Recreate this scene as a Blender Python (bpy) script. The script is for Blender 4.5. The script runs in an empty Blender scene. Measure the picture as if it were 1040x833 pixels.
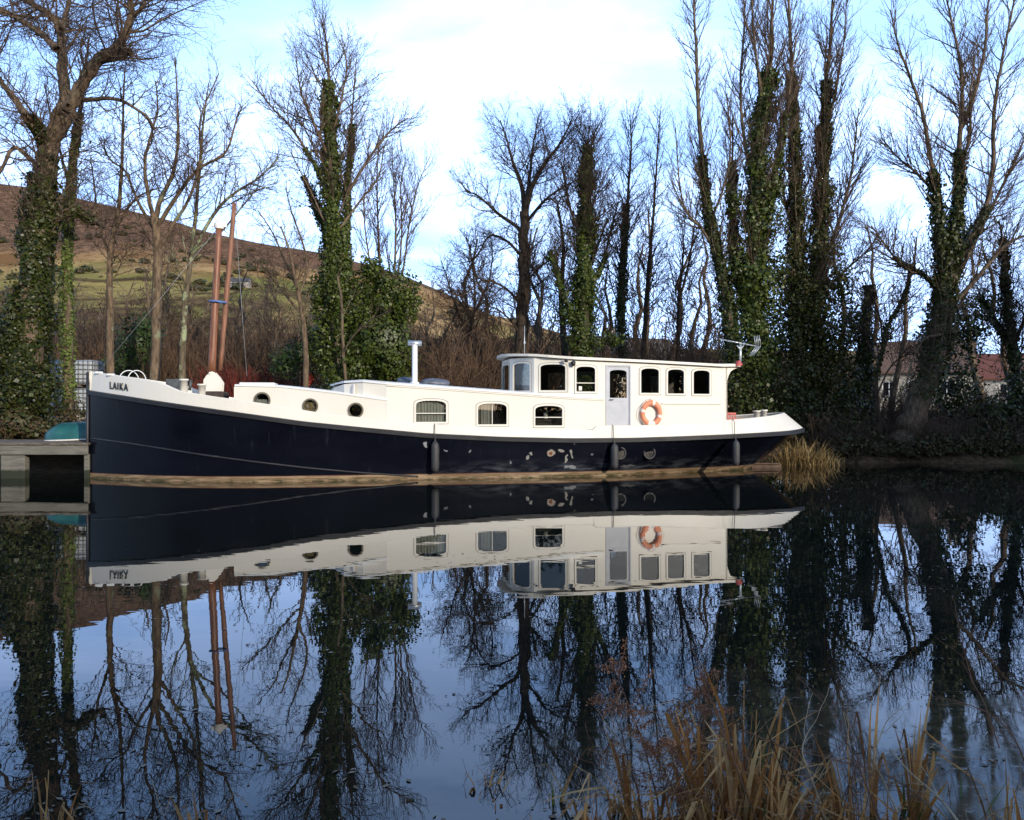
import bpy, math, random
import numpy as np
from mathutils import Vector, Matrix
from mathutils.geometry import tessellate_polygon

S = bpy.context.scene
COL = S.collection
R = math.radians

# ------------------------------------------------------------------ camera
F, CX, CY, CAM_H = 770.0, 520.0, 416.5, 2.0          # focal length in photo pixels, principal point, eye height above the water
cam_data = bpy.data.cameras.new("camera")
cam_data.sensor_width = 36.0
cam_data.lens = F / 1040.0 * 36.0
cam_data.clip_start, cam_data.clip_end = 0.1, 6000
cam = bpy.data.objects.new("camera", cam_data)
COL.objects.link(cam)
cam.location = (0, 0, CAM_H)
cam.rotation_euler = (R(90), 0, 0)
S.camera = cam

# ------------------------------------------------------------------ sky, sun, exposure
SUN_EL = R(17)
SUN_XY = Vector((0.60, -0.80)).normalized()
to_sun = Vector((SUN_XY.x * math.cos(SUN_EL), SUN_XY.y * math.cos(SUN_EL), math.sin(SUN_EL)))
W = bpy.data.worlds.new("World")
S.world = W
W.use_nodes = True
nt = W.node_tree
bg = nt.nodes["Background"]
bg.inputs["Strength"].default_value = 0.15
sky = nt.nodes.new("ShaderNodeTexSky")
sky.sky_type = 'NISHITA'
sky.sun_disc = False
sky.sun_elevation = SUN_EL
sky.sun_rotation = math.atan2(SUN_XY.x, SUN_XY.y)
sky.air_density, sky.dust_density, sky.ozone_density = 1.0, 0.6, 1.5
tc = nt.nodes.new("ShaderNodeTexCoord")
sep = nt.nodes.new("ShaderNodeSeparateXYZ")
nt.links.new(tc.outputs["Generated"], sep.inputs[0])
def wmath(op, a, b=None, c=None):
    n = nt.nodes.new("ShaderNodeMath"); n.operation = op
    for i, v in enumerate((a, b, c)):
        if v is None: continue
        if isinstance(v, (int, float)): n.inputs[i].default_value = v
        else: nt.links.new(v, n.inputs[i])
    return n.outputs[0]
den = wmath('ADD', wmath('MAXIMUM', sep.outputs[2], 0.0), 0.16)
comb = nt.nodes.new("ShaderNodeCombineXYZ")
nt.links.new(wmath('DIVIDE', sep.outputs[0], den), comb.inputs[0])
nt.links.new(wmath('DIVIDE', sep.outputs[1], den), comb.inputs[1])
cn = nt.nodes.new("ShaderNodeTexNoise")
cmap = nt.nodes.new("ShaderNodeMapping")
cmap.inputs["Location"].default_value = (3.2, 1.4, 0)
cmap.inputs["Rotation"].default_value = (0, 0, R(35))
cmap.inputs["Scale"].default_value = (0.75, 1.25, 1)
nt.links.new(comb.outputs[0], cmap.inputs[0])
nt.links.new(cmap.outputs[0], cn.inputs["Vector"])
cn.inputs["Scale"].default_value = 1.55
cn.inputs["Detail"].default_value = 7
cn.inputs["Roughness"].default_value = 0.56
cn.inputs["Distortion"].default_value = 0.35
low = wmath('MULTIPLY', wmath('SUBTRACT', 0.30, wmath('MAXIMUM', sep.outputs[2], 0.0)), 0.55)
cr = nt.nodes.new("ShaderNodeMapRange")
cr.interpolation_type = 'SMOOTHSTEP'
nt.links.new(wmath('ADD', cn.outputs["Fac"], low), cr.inputs["Value"])
cr.inputs["From Min"].default_value = 0.34
cr.inputs["From Max"].default_value = 0.60
cmix = nt.nodes.new("ShaderNodeMixRGB")
veil = nt.nodes.new("ShaderNodeMapRange"); veil.interpolation_type = 'SMOOTHSTEP'       # thin high cloud, thinning towards the zenith
nt.links.new(sep.outputs[2], veil.inputs["Value"])
for k_, v_ in (("From Min", 0.35), ("From Max", 0.75), ("To Min", 0.80), ("To Max", 0.10)): veil.inputs[k_].default_value = v_
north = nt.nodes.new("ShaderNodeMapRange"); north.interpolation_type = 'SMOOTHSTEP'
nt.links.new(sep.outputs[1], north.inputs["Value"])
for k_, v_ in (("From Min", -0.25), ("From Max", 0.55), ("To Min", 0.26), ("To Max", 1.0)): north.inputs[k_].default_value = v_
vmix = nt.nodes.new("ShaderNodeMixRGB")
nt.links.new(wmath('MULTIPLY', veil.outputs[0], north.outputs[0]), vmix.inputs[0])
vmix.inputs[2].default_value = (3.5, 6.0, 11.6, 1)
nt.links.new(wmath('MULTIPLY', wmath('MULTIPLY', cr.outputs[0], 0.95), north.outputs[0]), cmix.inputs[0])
nt.links.new(sky.outputs[0], vmix.inputs[1])
nt.links.new(vmix.outputs[0], cmix.inputs[1])
cmix.inputs[2].default_value = (5.3, 7.6, 12.6, 1)
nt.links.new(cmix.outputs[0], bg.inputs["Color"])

sun_data = bpy.data.lights.new("sun", 'SUN')
sun_data.energy = 2.6
sun_data.angle = R(0.6)
sun_data.color = (1.0, 0.90, 0.74)
sun = bpy.data.objects.new("sun", sun_data)
COL.objects.link(sun)
sun.rotation_euler = to_sun.to_track_quat('Z', 'Y').to_euler()
sun.location = to_sun * 200
S.view_settings.view_transform = 'Standard'
S.view_settings.look = 'None'
S.view_settings.exposure = 0.55
S.view_settings.gamma = 1.0
S.cycles.use_denoising = True
S.cycles.max_bounces = 7
S.cycles.transparent_max_bounces = 12
S.cycles.caustics_reflective = False
S.cycles.caustics_refractive = False

# ------------------------------------------------------------------ helpers
def at(px, py, Y):
    """a point at depth Y metres seen in the photograph at px, py"""
    return Vector(((px - CX) * Y / F, Y, CAM_H - (py - CY) * Y / F))

def tag(o, label=None, cat=None, group=None, kind=None):
    if label: o["label"] = label
    if cat: o["category"] = cat
    if group: o["group"] = group
    if kind: o["kind"] = kind
    return o

def empty(name, loc=(0, 0, 0), rz=0.0, parent=None):
    o = bpy.data.objects.new(name, None)
    o.empty_display_size = 0.2
    COL.objects.link(o)
    o.location = loc
    o.rotation_euler = (0, 0, rz)
    if parent: o.parent = parent
    return o

def raw_mesh(name, V, faces_by_n):
    """V (n,3); faces_by_n: list of int arrays (m,k)"""
    me = bpy.data.meshes.new(name)
    V = np.asarray(V, dtype=np.float32)
    me.vertices.add(len(V))
    me.vertices.foreach_set("co", V.ravel())
    loops, starts, totals = [], [], []
    c = 0
    for Fa in faces_by_n:
        Fa = np.asarray(Fa, dtype=np.int32)
        if len(Fa) == 0: continue
        m, k = Fa.shape
        loops.append(Fa.ravel())
        starts.append(c + np.arange(m, dtype=np.int32) * k)
        totals.append(np.full(m, k, dtype=np.int32))
        c += m * k
    L = np.concatenate(loops)
    me.loops.add(len(L)); me.loops.foreach_set("vertex_index", L)
    st = np.concatenate(starts); tt = np.concatenate(totals)
    me.polygons.add(len(st))
    me.polygons.foreach_set("loop_start", st)
    me.polygons.foreach_set("loop_total", tt)
    me.update(calc_edges=True)
    me.validate()
    return me

def link(name, me, mats, parent=None, smooth=False):
    o = bpy.data.objects.new(name, me)
    COL.objects.link(o)
    for m in (mats if isinstance(mats, (list, tuple)) else [mats]):
        if m: me.materials.append(m)
    if smooth: me.polygons.foreach_set("use_smooth", np.ones(len(me.polygons), dtype=bool))
    if parent: o.parent = parent
    return o

class MB:
    """collects boxes, tubes, lathes, panels; builds ONE mesh object"""
    def __init__(s): s.v, s.f, s.mi, s.sm = [], [], [], []
    def add(s, vs, fs, mi=0, smooth=False):
        b = len(s.v)
        s.v += [tuple(v) for v in vs]
        for f in fs:
            s.f.append(tuple(b + i for i in f)); s.mi.append(mi); s.sm.append(smooth)
    def box(s, lo, hi, M=None, mi=0, bev=0.0):
        x0, y0, z0 = lo; x1, y1, z1 = hi
        if bev > 0:
            xs, ys, zs = (x0, x0 + bev, x1 - bev, x1), (y0, y0 + bev, y1 - bev, y1), (z0, z0 + bev, z1 - bev, z1)
            vs = []; idx = {}
            def vi(i, j, k):
                if (i, j, k) not in idx:
                    idx[(i, j, k)] = len(vs); vs.append(Vector((xs[i], ys[j], zs[k])))
                return idx[(i, j, k)]
            # chamfered box: each face inset, edge strips, corner triangles
            fs = []
            A = (1, 2)
            fs.append((vi(0,1,1), vi(0,1,2), vi(0,2,2), vi(0,2,1))); fs.append((vi(3,1,1), vi(3,2,1), vi(3,2,2), vi(3,1,2)))
            fs.append((vi(1,0,1), vi(2,0,1), vi(2,0,2), vi(1,0,2))); fs.append((vi(1,3,1), vi(1,3,2), vi(2,3,2), vi(2,3,1)))
            fs.append((vi(1,1,0), vi(1,2,0), vi(2,2,0), vi(2,1,0))); fs.append((vi(1,1,3), vi(2,1,3), vi(2,2,3), vi(1,2,3)))
            for i, I in ((0, 1), (3, 2)):
                for j, J in ((0, 1), (3, 2)):
                    fs.append((vi(i,J,1), vi(i,J,2), vi(I,j,2), vi(I,j,1)))
                    fs.append((vi(i,1,J), vi(i,2,J), vi(I,2,j), vi(I,1,j)))
                    fs.append((vi(1,i,J), vi(2,i,J), vi(2,I,j), vi(1,I,j)))
                    for k, K in ((0, 1), (3, 2)):
                        fs.append((vi(i,J,K), vi(I,j,K), vi(I,J,k)))
        else:
            vs = [Vector(p) for p in ((x0,y0,z0),(x1,y0,z0),(x1,y1,z0),(x0,y1,z0),(x0,y0,z1),(x1,y0,z1),(x1,y1,z1),(x0,y1,z1))]
            fs = [(0,3,2,1),(4,5,6,7),(0,1,5,4),(1,2,6,5),(2,3,7,6),(3,0,4,7)]
        if M is not None: vs = [M @ v for v in vs]
        s.add(vs, fs, mi)
    def tube(s, pts, rad, n=8, mi=0, cap=True, closed=False):
        pts = [Vector(p) for p in pts]
        if isinstance(rad, (int, float)): rad = [rad] * len(pts)
        m = len(pts); vs = []; prev = None
        for i, p in enumerate(pts):
            if closed: t = pts[(i + 1) % m] - pts[i - 1]
            else: t = pts[min(i + 1, m - 1)] - pts[max(i - 1, 0)]
            t.normalize()
            if prev is None:
                a = Vector((0, 0, 1)) if abs(t.z) < 0.9 else Vector((1, 0, 0))
            else: a = prev
            u = (a - t * a.dot(t)).normalized(); prev = u
            w = t.cross(u)
            for k in range(n):
                g = 2 * math.pi * k / n
                vs.append(p + (u * math.cos(g) + w * math.sin(g)) * rad[i])
        fs = []
        for i in range(m if closed else m - 1):
            j = (i + 1) % m
            for k in range(n):
                l = (k + 1) % n
                fs.append((i*n+k, i*n+l, j*n+l, j*n+k))
        s.add(vs, fs, mi, True)
        if cap and not closed:
            b = len(s.v) - len(vs)
            s.f.append(tuple(b + k for k in range(n - 1, -1, -1))); s.mi.append(mi); s.sm.append(False)
            s.f.append(tuple(b + (m-1)*n + k for k in range(n))); s.mi.append(mi); s.sm.append(False)
    def lathe(s, prof, c=(0, 0, 0), n=20, M=None, mi=0):
        vs = []
        for r, z in prof:
            for k in range(n):
                g = 2 * math.pi * k / n
                v = Vector((c[0] + r * math.cos(g), c[1] + r * math.sin(g), c[2] + z))
                vs.append(M @ v if M is not None else v)
        fs = [(i*n+k, i*n+(k+1) % n, (i+1)*n+(k+1) % n, (i+1)*n+k) for i in range(len(prof)-1) for k in range(n)]
        s.add(vs, fs, mi, True)
    def panel(s, outer, holes, w0, w1, fn, mi_front=0, mi_back=0, mi_side=0):
        """flat plate with holes in (u,v), from depth w0 (outer face) to w1 (inner face), put in place by fn(u,v,w)"""
        loops = [list(outer)] + [list(h) for h in holes]
        flat = [p for l in loops for p in l]
        n = len(flat)
        tris = tessellate_polygon([[Vector((u, v, 0)) for u, v in l] for l in loops])
        vs = [fn(u, v, w0) for u, v in flat] + [fn(u, v, w1) for u, v in flat]
        s.add(vs, [], 0)
        b = len(s.v) - 2 * n
        for a, c, d in tris:
            s.f.append((b+a, b+c, b+d)); s.mi.append(mi_front); s.sm.append(False)
            s.f.append((b+n+d, b+n+c, b+n+a)); s.mi.append(mi_back); s.sm.append(False)
        o = 0
        for l in loops:
            m = len(l)
            for i in range(m):
                j = (i + 1) % m
                s.f.append((b+o+i, b+o+j, b+n+o+j, b+n+o+i)); s.mi.append(mi_side); s.sm.append(False)
            o += m
    def build(s, name, mats, parent=None, fix=True):
        me = bpy.data.meshes.new(name)
        me.from_pydata([tuple(v) for v in s.v], [], s.f)
        me.polygons.foreach_set("material_index", s.mi)
        me.polygons.foreach_set("use_smooth", s.sm)
        me.update()
        if fix:
            import bmesh
            bm = bmesh.new(); bm.from_mesh(me)
            bmesh.ops.recalc_face_normals(bm, faces=bm.faces)
            bm.to_mesh(me); bm.free()
        return link(name, me, mats, parent)

def copy_tree(o, parent=None):
    c = o.copy(); COL.objects.link(c)
    if parent: c.parent = parent
    for ch in list(o.children): copy_tree(ch, c)
    return c

# ------------------------------------------------------------------ materials
def new_mat(name):
    m = bpy.data.materials.new(name); m.use_nodes = True
    return m, m.node_tree, m.node_tree.nodes["Principled BSDF"]

class NT:
    def __init__(s, t): s.t = t
    def n(s, typ, **kw):
        x = s.t.nodes.new(typ)
        for k, v in kw.items():
            if k.startswith("i_"):
                key = k[2:].replace("_", " ")
                x.inputs[key].default_value = v
            else: setattr(x, k, v)
        return x
    def l(s, a, b): s.t.links.new(a, b)
    def math(s, op, a, b=None, c=None, clamp=False):
        x = s.t.nodes.new("ShaderNodeMath"); x.operation = op; x.use_clamp = clamp
        for i, v in enumerate((a, b, c)):
            if v is None: continue
            if isinstance(v, (int, float)): x.inputs[i].default_value = v
            else: s.l(v, x.inputs[i])
        return x.outputs[0]
    def mix(s, fac, a, b):
        x = s.t.nodes.new("ShaderNodeMixRGB")
        for i, v in ((0, fac), (1, a), (2, b)):
            if isinstance(v, (int, float)): x.inputs[i].default_value = v
            elif isinstance(v, tuple): x.inputs[i].default_value = v + (1,) if len(v) == 3 else v
            else: s.l(v, x.inputs[i])
        return x.outputs[0]
    def noise(s, scale, detail=4, rough=0.55, vec=None, dist=0.0):
        x = s.n("ShaderNodeTexNoise"); x.inputs["Scale"].default_value = scale
        x.inputs["Detail"].default_value = detail; x.inputs["Roughness"].default_value = rough
        x.inputs["Distortion"].default_value = dist
        if vec is not None: s.l(vec, x.inputs["Vector"])
        return x.outputs["Fac"]
    def ramp(s, v, a, b, lo=0.0, hi=1.0):
        x = s.n("ShaderNodeMapRange"); x.interpolation_type = 'SMOOTHSTEP'
        s.l(v, x.inputs["Value"])
        for k, val in (("From Min", a), ("From Max", b), ("To Min", lo), ("To Max", hi)): x.inputs[k].default_value = val
        return x.outputs[0]
    def obj(s): return s.n("ShaderNodeTexCoord").outputs["Object"]
    def scaled(s, vec, sc, loc=(0, 0, 0)):
        x = s.n("ShaderNodeMapping"); s.l(vec, x.inputs[0])
        x.inputs["Scale"].default_value = sc; x.inputs["Location"].default_value = loc
        return x.outputs[0]

def simple(name, col, rough=0.6, metal=0.0, var=0.25, scale=6.0, bump=0.0, stretch=(1, 1, 1), spec=0.5, dirt=None, dirt_scale=2.0):
    m, t, p = new_mat(name); N = NT(t)
    v = N.scaled(N.obj(), stretch)
    nz = N.noise(scale, 6, 0.6, v)
    lo = tuple(c * (1 - var) for c in col); hi = tuple(min(1, c * (1 + var)) for c in col)
    c = N.mix(N.ramp(nz, 0.3, 0.7), lo, hi)
    if dirt:
        d = N.noise(dirt_scale, 8, 0.65, v)
        c = N.mix(N.ramp(d, 0.55, 0.75, 0, 0.8), c, dirt)
    N.l(c, p.inputs["Base Color"])
    p.inputs["Roughness"].default_value = rough
    p.inputs["Metallic"].default_value = metal
    p.inputs["Specular IOR Level"].default_value = spec
    if bump:
        b = N.n("ShaderNodeBump", i_Strength=bump, i_Distance=0.02); N.l(nz, b.inputs["Height"]); N.l(b.outputs[0], p.inputs["Normal"])
    return m

def leaf_mat(name, cols, rough=0.5, spec=0.3, trans=0.15):
    """each leaf (mesh island) its own tint"""
    m, t, p = new_mat(name); N = NT(t)
    g = N.n("ShaderNodeNewGeometry")
    r = N.n("ShaderNodeValToRGB"); N.l(g.outputs["Random Per Island"], r.inputs[0])
    e = r.color_ramp.elements
    while len(e) < len(cols): e.new(0.5)
    for i, c in enumerate(cols):
        e[i].position = i / (len(cols) - 1); e[i].color = c + (1,)
    N.l(r.outputs[0], p.inputs["Base Color"])
    p.inputs["Roughness"].default_value = rough
    p.inputs["Specular IOR Level"].default_value = spec
    if trans:
        tr = N.n("ShaderNodeBsdfTranslucent"); N.l(r.outputs[0], tr.inputs[0])
        mx = N.n("ShaderNodeMixShader"); mx.inputs[0].default_value = trans
        N.l(p.outputs[0], mx.inputs[1]); N.l(tr.outputs[0], mx.inputs[2])
        N.l(mx.outputs[0], t.nodes["Material Output"].inputs[0])
    return m

def bark_mat(name, lo, hi, lichen=None, amount=0.0):
    m, t, p = new_mat(name); N = NT(t)
    v = N.scaled(N.obj(), (7, 7, 1.6))
    a = N.noise(1.5, 8, 0.65, v)
    c = N.mix(N.ramp(a, 0.3, 0.72), lo, hi)
    if lichen:
        q = N.noise(2.2, 5, 0.6, N.obj())
        c = N.mix(N.ramp(q, 0.62 - amount, 0.72 - amount, 0, 0.85), c, lichen)
    N.l(c, p.inputs["Base Color"]); p.inputs["Roughness"].default_value = 0.9
    p.inputs["Specular IOR Level"].default_value = 0.15
    b = N.n("ShaderNodeBump", i_Strength=0.7, i_Distance=0.03); N.l(a, b.inputs["Height"]); N.l(b.outputs[0], p.inputs["Normal"])
    return m

M = {}
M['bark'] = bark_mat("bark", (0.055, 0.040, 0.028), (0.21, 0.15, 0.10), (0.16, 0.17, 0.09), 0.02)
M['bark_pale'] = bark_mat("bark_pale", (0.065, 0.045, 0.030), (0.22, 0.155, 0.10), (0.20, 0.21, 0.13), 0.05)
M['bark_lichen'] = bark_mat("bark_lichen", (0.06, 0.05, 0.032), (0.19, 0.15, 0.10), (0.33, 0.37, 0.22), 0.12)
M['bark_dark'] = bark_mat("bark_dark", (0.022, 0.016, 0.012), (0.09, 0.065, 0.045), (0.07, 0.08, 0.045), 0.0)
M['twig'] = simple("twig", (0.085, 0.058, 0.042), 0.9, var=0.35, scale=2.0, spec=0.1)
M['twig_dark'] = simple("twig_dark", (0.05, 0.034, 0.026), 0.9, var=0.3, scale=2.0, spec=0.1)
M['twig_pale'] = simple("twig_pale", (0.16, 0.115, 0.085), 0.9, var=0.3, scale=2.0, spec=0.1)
M['brush'] = simple("brush_stems", (0.12, 0.075, 0.048), 0.95, var=0.45, scale=1.2, spec=0.1)
M['brush_red'] = simple("red_stems", (0.16, 0.035, 0.030), 0.9, var=0.35, scale=1.5, spec=0.1)
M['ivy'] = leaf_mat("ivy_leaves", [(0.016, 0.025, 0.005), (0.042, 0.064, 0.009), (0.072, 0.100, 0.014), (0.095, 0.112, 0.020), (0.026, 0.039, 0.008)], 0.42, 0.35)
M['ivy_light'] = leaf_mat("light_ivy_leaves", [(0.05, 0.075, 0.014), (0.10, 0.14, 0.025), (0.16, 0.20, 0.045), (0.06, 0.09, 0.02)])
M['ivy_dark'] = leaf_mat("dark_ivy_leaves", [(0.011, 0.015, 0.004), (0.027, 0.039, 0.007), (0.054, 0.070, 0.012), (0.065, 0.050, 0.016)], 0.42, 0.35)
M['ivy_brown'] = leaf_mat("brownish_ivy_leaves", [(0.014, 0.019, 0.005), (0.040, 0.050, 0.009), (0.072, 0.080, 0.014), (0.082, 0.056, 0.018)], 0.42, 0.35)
M['evergreen'] = leaf_mat("evergreen_leaves", [(0.016, 0.030, 0.010), (0.035, 0.065, 0.016), (0.065, 0.100, 0.026), (0.022, 0.040, 0.012)])
M['bramble'] = leaf_mat("bramble_leaves", [(0.05, 0.030, 0.016), (0.05, 0.065, 0.018), (0.10, 0.060, 0.030), (0.03, 0.045, 0.014)])
M['reed'] = leaf_mat("dead_reed", [(0.42, 0.185, 0.05), (0.60, 0.30, 0.09), (0.72, 0.46, 0.20), (0.20, 0.085, 0.03), (0.50, 0.24, 0.075)], 0.7, 0.2, 0.25)
M['reed_far'] = leaf_mat("bankside_reed", [(0.20, 0.125, 0.05), (0.32, 0.215, 0.09), (0.42, 0.31, 0.15), (0.10, 0.062, 0.025)], 0.8, 0.1, 0.25)
M['reed_green'] = leaf_mat("green_reed", [(0.05, 0.11, 0.02), (0.09, 0.16, 0.03), (0.14, 0.20, 0.05)], 0.5, 0.3, 0.3)
M['dock'] = leaf_mat("dead_dock_leaves", [(0.20, 0.085, 0.045), (0.34, 0.16, 0.085), (0.46, 0.25, 0.14), (0.12, 0.05, 0.028)], 0.8, 0.15, 0.2)
M['straw'] = simple("straw_stalk", (0.48, 0.38, 0.24), 0.7, var=0.25, scale=5)
M['stalk'] = simple("brown_stalk", (0.17, 0.085, 0.05), 0.8, var=0.35, scale=5)
M['debris'] = leaf_mat("floating_leaf", [(0.14, 0.125, 0.10), (0.22, 0.20, 0.16), (0.10, 0.08, 0.06), (0.28, 0.26, 0.22)], 0.8, 0.2, 0.0)

def white_paint(name, col=(0.77, 0.725, 0.64), grime=0.35):
    m, t, p = new_mat(name); N = NT(t)
    o = N.obj()
    st = N.noise(1.0, 6, 0.6, N.scaled(o, (9, 9, 0.7)))
    bl = N.noise(0.9, 4, 0.5, o)
    c = N.mix(N.ramp(bl, 0.35, 0.7, 0, 0.5), col, tuple(x * y for x, y in zip(col, (0.95, 0.935, 0.90))))
    c = N.mix(N.ramp(st, 0.60, 0.82, 0, grime), c, (0.55, 0.48, 0.38))
    N.l(c, p.inputs["Base Color"]); p.inputs["Roughness"].default_value = 0.42
    f = N.noise(14, 3, 0.5, o)
    f = N.math('ADD', f, N.math('MULTIPLY', N.noise(1.3, 2, 0.4, o), 6.0))
    b = N.n("ShaderNodeBump", i_Strength=0.10, i_Distance=0.012); N.l(f, b.inputs["Height"]); N.l(b.outputs[0], p.inputs["Normal"])
    return m
M['white'] = white_paint("cream_paint")
M['white_clean'] = white_paint("white_paint", (0.80, 0.80, 0.79), 0.12)
M['lining'] = simple("dark_wood_lining", (0.055, 0.035, 0.022), 0.6, var=0.3, scale=3, stretch=(1, 1, 8))
M['shadow_line'] = simple('grey_shadow_line', (0.20, 0.17, 0.14), 0.8, var=0.2)  # painted shadow gap round the window frames
M['deck'] = simple("grey_deck_paint", (0.34, 0.35, 0.37), 0.7, var=0.12, scale=8)
M['grey_door'] = simple("grey_door_paint", (0.46, 0.47, 0.51), 0.45, var=0.06, scale=4)
M['strake'] = simple("black_rubbing_steel", (0.022, 0.022, 0.026), 0.5, var=0.3, scale=5, dirt=(0.07, 0.065, 0.06), dirt_scale=3, stretch=(0.4, 1, 2))
M['fender'] = simple("grey_rubber", (0.040, 0.039, 0.041), 0.6, var=0.2, scale=9)
M['rope'] = simple("dark_rope", (0.10, 0.09, 0.08), 0.9, var=0.2, scale=30)
M['mast'] = simple("varnished_mast", (0.21, 0.080, 0.036), 0.45, var=0.35, scale=4, stretch=(6, 6, 0.5), bump=0.1)
M['spar'] = simple("dull_spar", (0.22, 0.095, 0.05), 0.6, var=0.35, scale=4, stretch=(6, 6, 0.5))
M['blue_cord'] = simple("blue_cord", (0.10, 0.17, 0.38), 0.8, var=0.2)
M['steel'] = simple("galvanised_steel", (0.55, 0.56, 0.58), 0.38, metal=0.8, var=0.12, scale=6)
M['alu'] = simple("aluminium_rod", (0.62, 0.64, 0.66), 0.4, metal=0.6, var=0.08)
M['wire'] = simple("wire_rope", (0.33, 0.33, 0.33), 0.5, metal=0.4, var=0.1)
M['black'] = simple("black_fitting", (0.015, 0.015, 0.016), 0.5, var=0.2)
M['red_metal'] = simple("red_painted_metal", (0.52, 0.10, 0.085), 0.5, var=0.15, scale=5)
M['orange'] = simple("faded_orange_vinyl", (0.72, 0.26, 0.14), 0.55, var=0.14, scale=4)
M['buoy_white'] = simple("white_band", (0.78, 0.72, 0.66), 0.6, var=0.08)
M['curtain'] = simple("pale_curtain", (0.62, 0.60, 0.54), 0.9, var=0.1, scale=3)
M['tarp'] = simple("dark_sheeting", (0.11, 0.12, 0.15), 0.45, var=0.35, scale=5, bump=0.3)
M['letters'] = simple("black_lettering", (0.012, 0.012, 0.014), 0.5, var=0.1)
M['teal'] = simple("teal_fibreglass", (0.014, 0.10, 0.098), 0.4, var=0.18, scale=2.5, dirt=(0.05, 0.16, 0.12), dirt_scale=3)
M['plank'] = simple("weathered_plank", (0.125, 0.105, 0.085), 0.9, var=0.4, scale=5, stretch=(0.6, 5, 5), bump=0.3)
def tide_board(name):
    m = simple(name, (0.155, 0.145, 0.12), 0.85, var=0.3, scale=4, stretch=(0.5, 5, 5), bump=0.3, dirt=(0.07, 0.07, 0.045))
    N = NT(m.node_tree); p = m.node_tree.nodes["Principled BSDF"]
    src = p.inputs["Base Color"].links[0].from_socket
    sp = N.n("ShaderNodeSeparateXYZ"); o = N.obj(); N.l(o, sp.inputs[0])
    z = N.math('ADD', sp.outputs[2], N.math('MULTIPLY', N.noise(5, 5, 0.6, o), 0.14))
    N.l(N.mix(N.ramp(z, 0.36, 0.28), src, (0.022, 0.026, 0.014)), p.inputs["Base Color"])
    return m
M['plank_pale'] = simple("pale_weathered_board", (0.155, 0.145, 0.12), 0.85, var=0.3, scale=4, stretch=(0.5, 5, 5), bump=0.3, dirt=(0.09, 0.09, 0.06))
M['tank'] = simple("white_polyethylene", (0.42, 0.45, 0.48), 0.45, var=0.12, scale=3)
M['render'] = simple("cream_render", (0.44, 0.40, 0.32), 0.9, var=0.1, scale=3)
M['render_white'] = simple("white_render", (0.46, 0.44, 0.41), 0.9, var=0.1, scale=3)
M['tile_brown'] = simple("brown_roof_tiles", (0.14, 0.085, 0.06), 0.85, var=0.3, scale=6, stretch=(1, 1, 6), bump=0.4)
M['tile_red'] = simple("red_roof_tiles", (0.17, 0.06, 0.042), 0.85, var=0.3, scale=6, stretch=(1, 1, 6), bump=0.4)
M['slate'] = simple("slate_roof", (0.075, 0.065, 0.065), 0.8, var=0.25, scale=6, stretch=(1, 1, 6), bump=0.3)
M['stone'] = simple("stone_wall", (0.30, 0.27, 0.23), 0.9, var=0.25, scale=5)
M['picket'] = simple("weathered_picket", (0.33, 0.31, 0.28), 0.85, var=0.2, scale=4)
M['red_cloth'] = simple("red_cloth", (0.50, 0.06, 0.035), 0.9, var=0.3, scale=6)
M['feeder_green'] = simple("green_feeder_roof", (0.10, 0.22, 0.17), 0.6, var=0.15)

def glass_mat(name, tint, glossy_boost=1.0):
    m = bpy.data.materials.new(name); m.use_nodes = True
    t = m.node_tree; N = NT(t)
    t.nodes.remove(t.nodes["Principled BSDF"])
    tr = N.n("ShaderNodeBsdfTransparent"); tr.inputs[0].default_value = tint + (1,)
    gl = N.n("ShaderNodeBsdfGlossy"); gl.inputs["Roughness"].default_value = 0.015
    fr = N.n("ShaderNodeFresnel"); fr.inputs[0].default_value = 1.52
    k = N.math('MULTIPLY', fr.outputs[0], 1.6 * glossy_boost, clamp=True)
    nz = N.noise(1.6, 2, 0.5, N.obj())
    b = N.n("ShaderNodeBump", i_Strength=0.02, i_Distance=0.02); N.l(nz, b.inputs["Height"])
    N.l(b.outputs[0], gl.inputs["Normal"])
    mx = N.n("ShaderNodeMixShader"); N.l(k, mx.inputs[0]); N.l(tr.outputs[0], mx.inputs[1]); N.l(gl.outputs[0], mx.inputs[2])
    N.l(mx.outputs[0], t.nodes["Material Output"].inputs[0])
    return m
M['glass'] = glass_mat("window_glass", (0.76, 0.78, 0.77))
M['glass_wh'] = glass_mat("wheelhouse_glass", (0.82, 0.84, 0.83))

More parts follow.
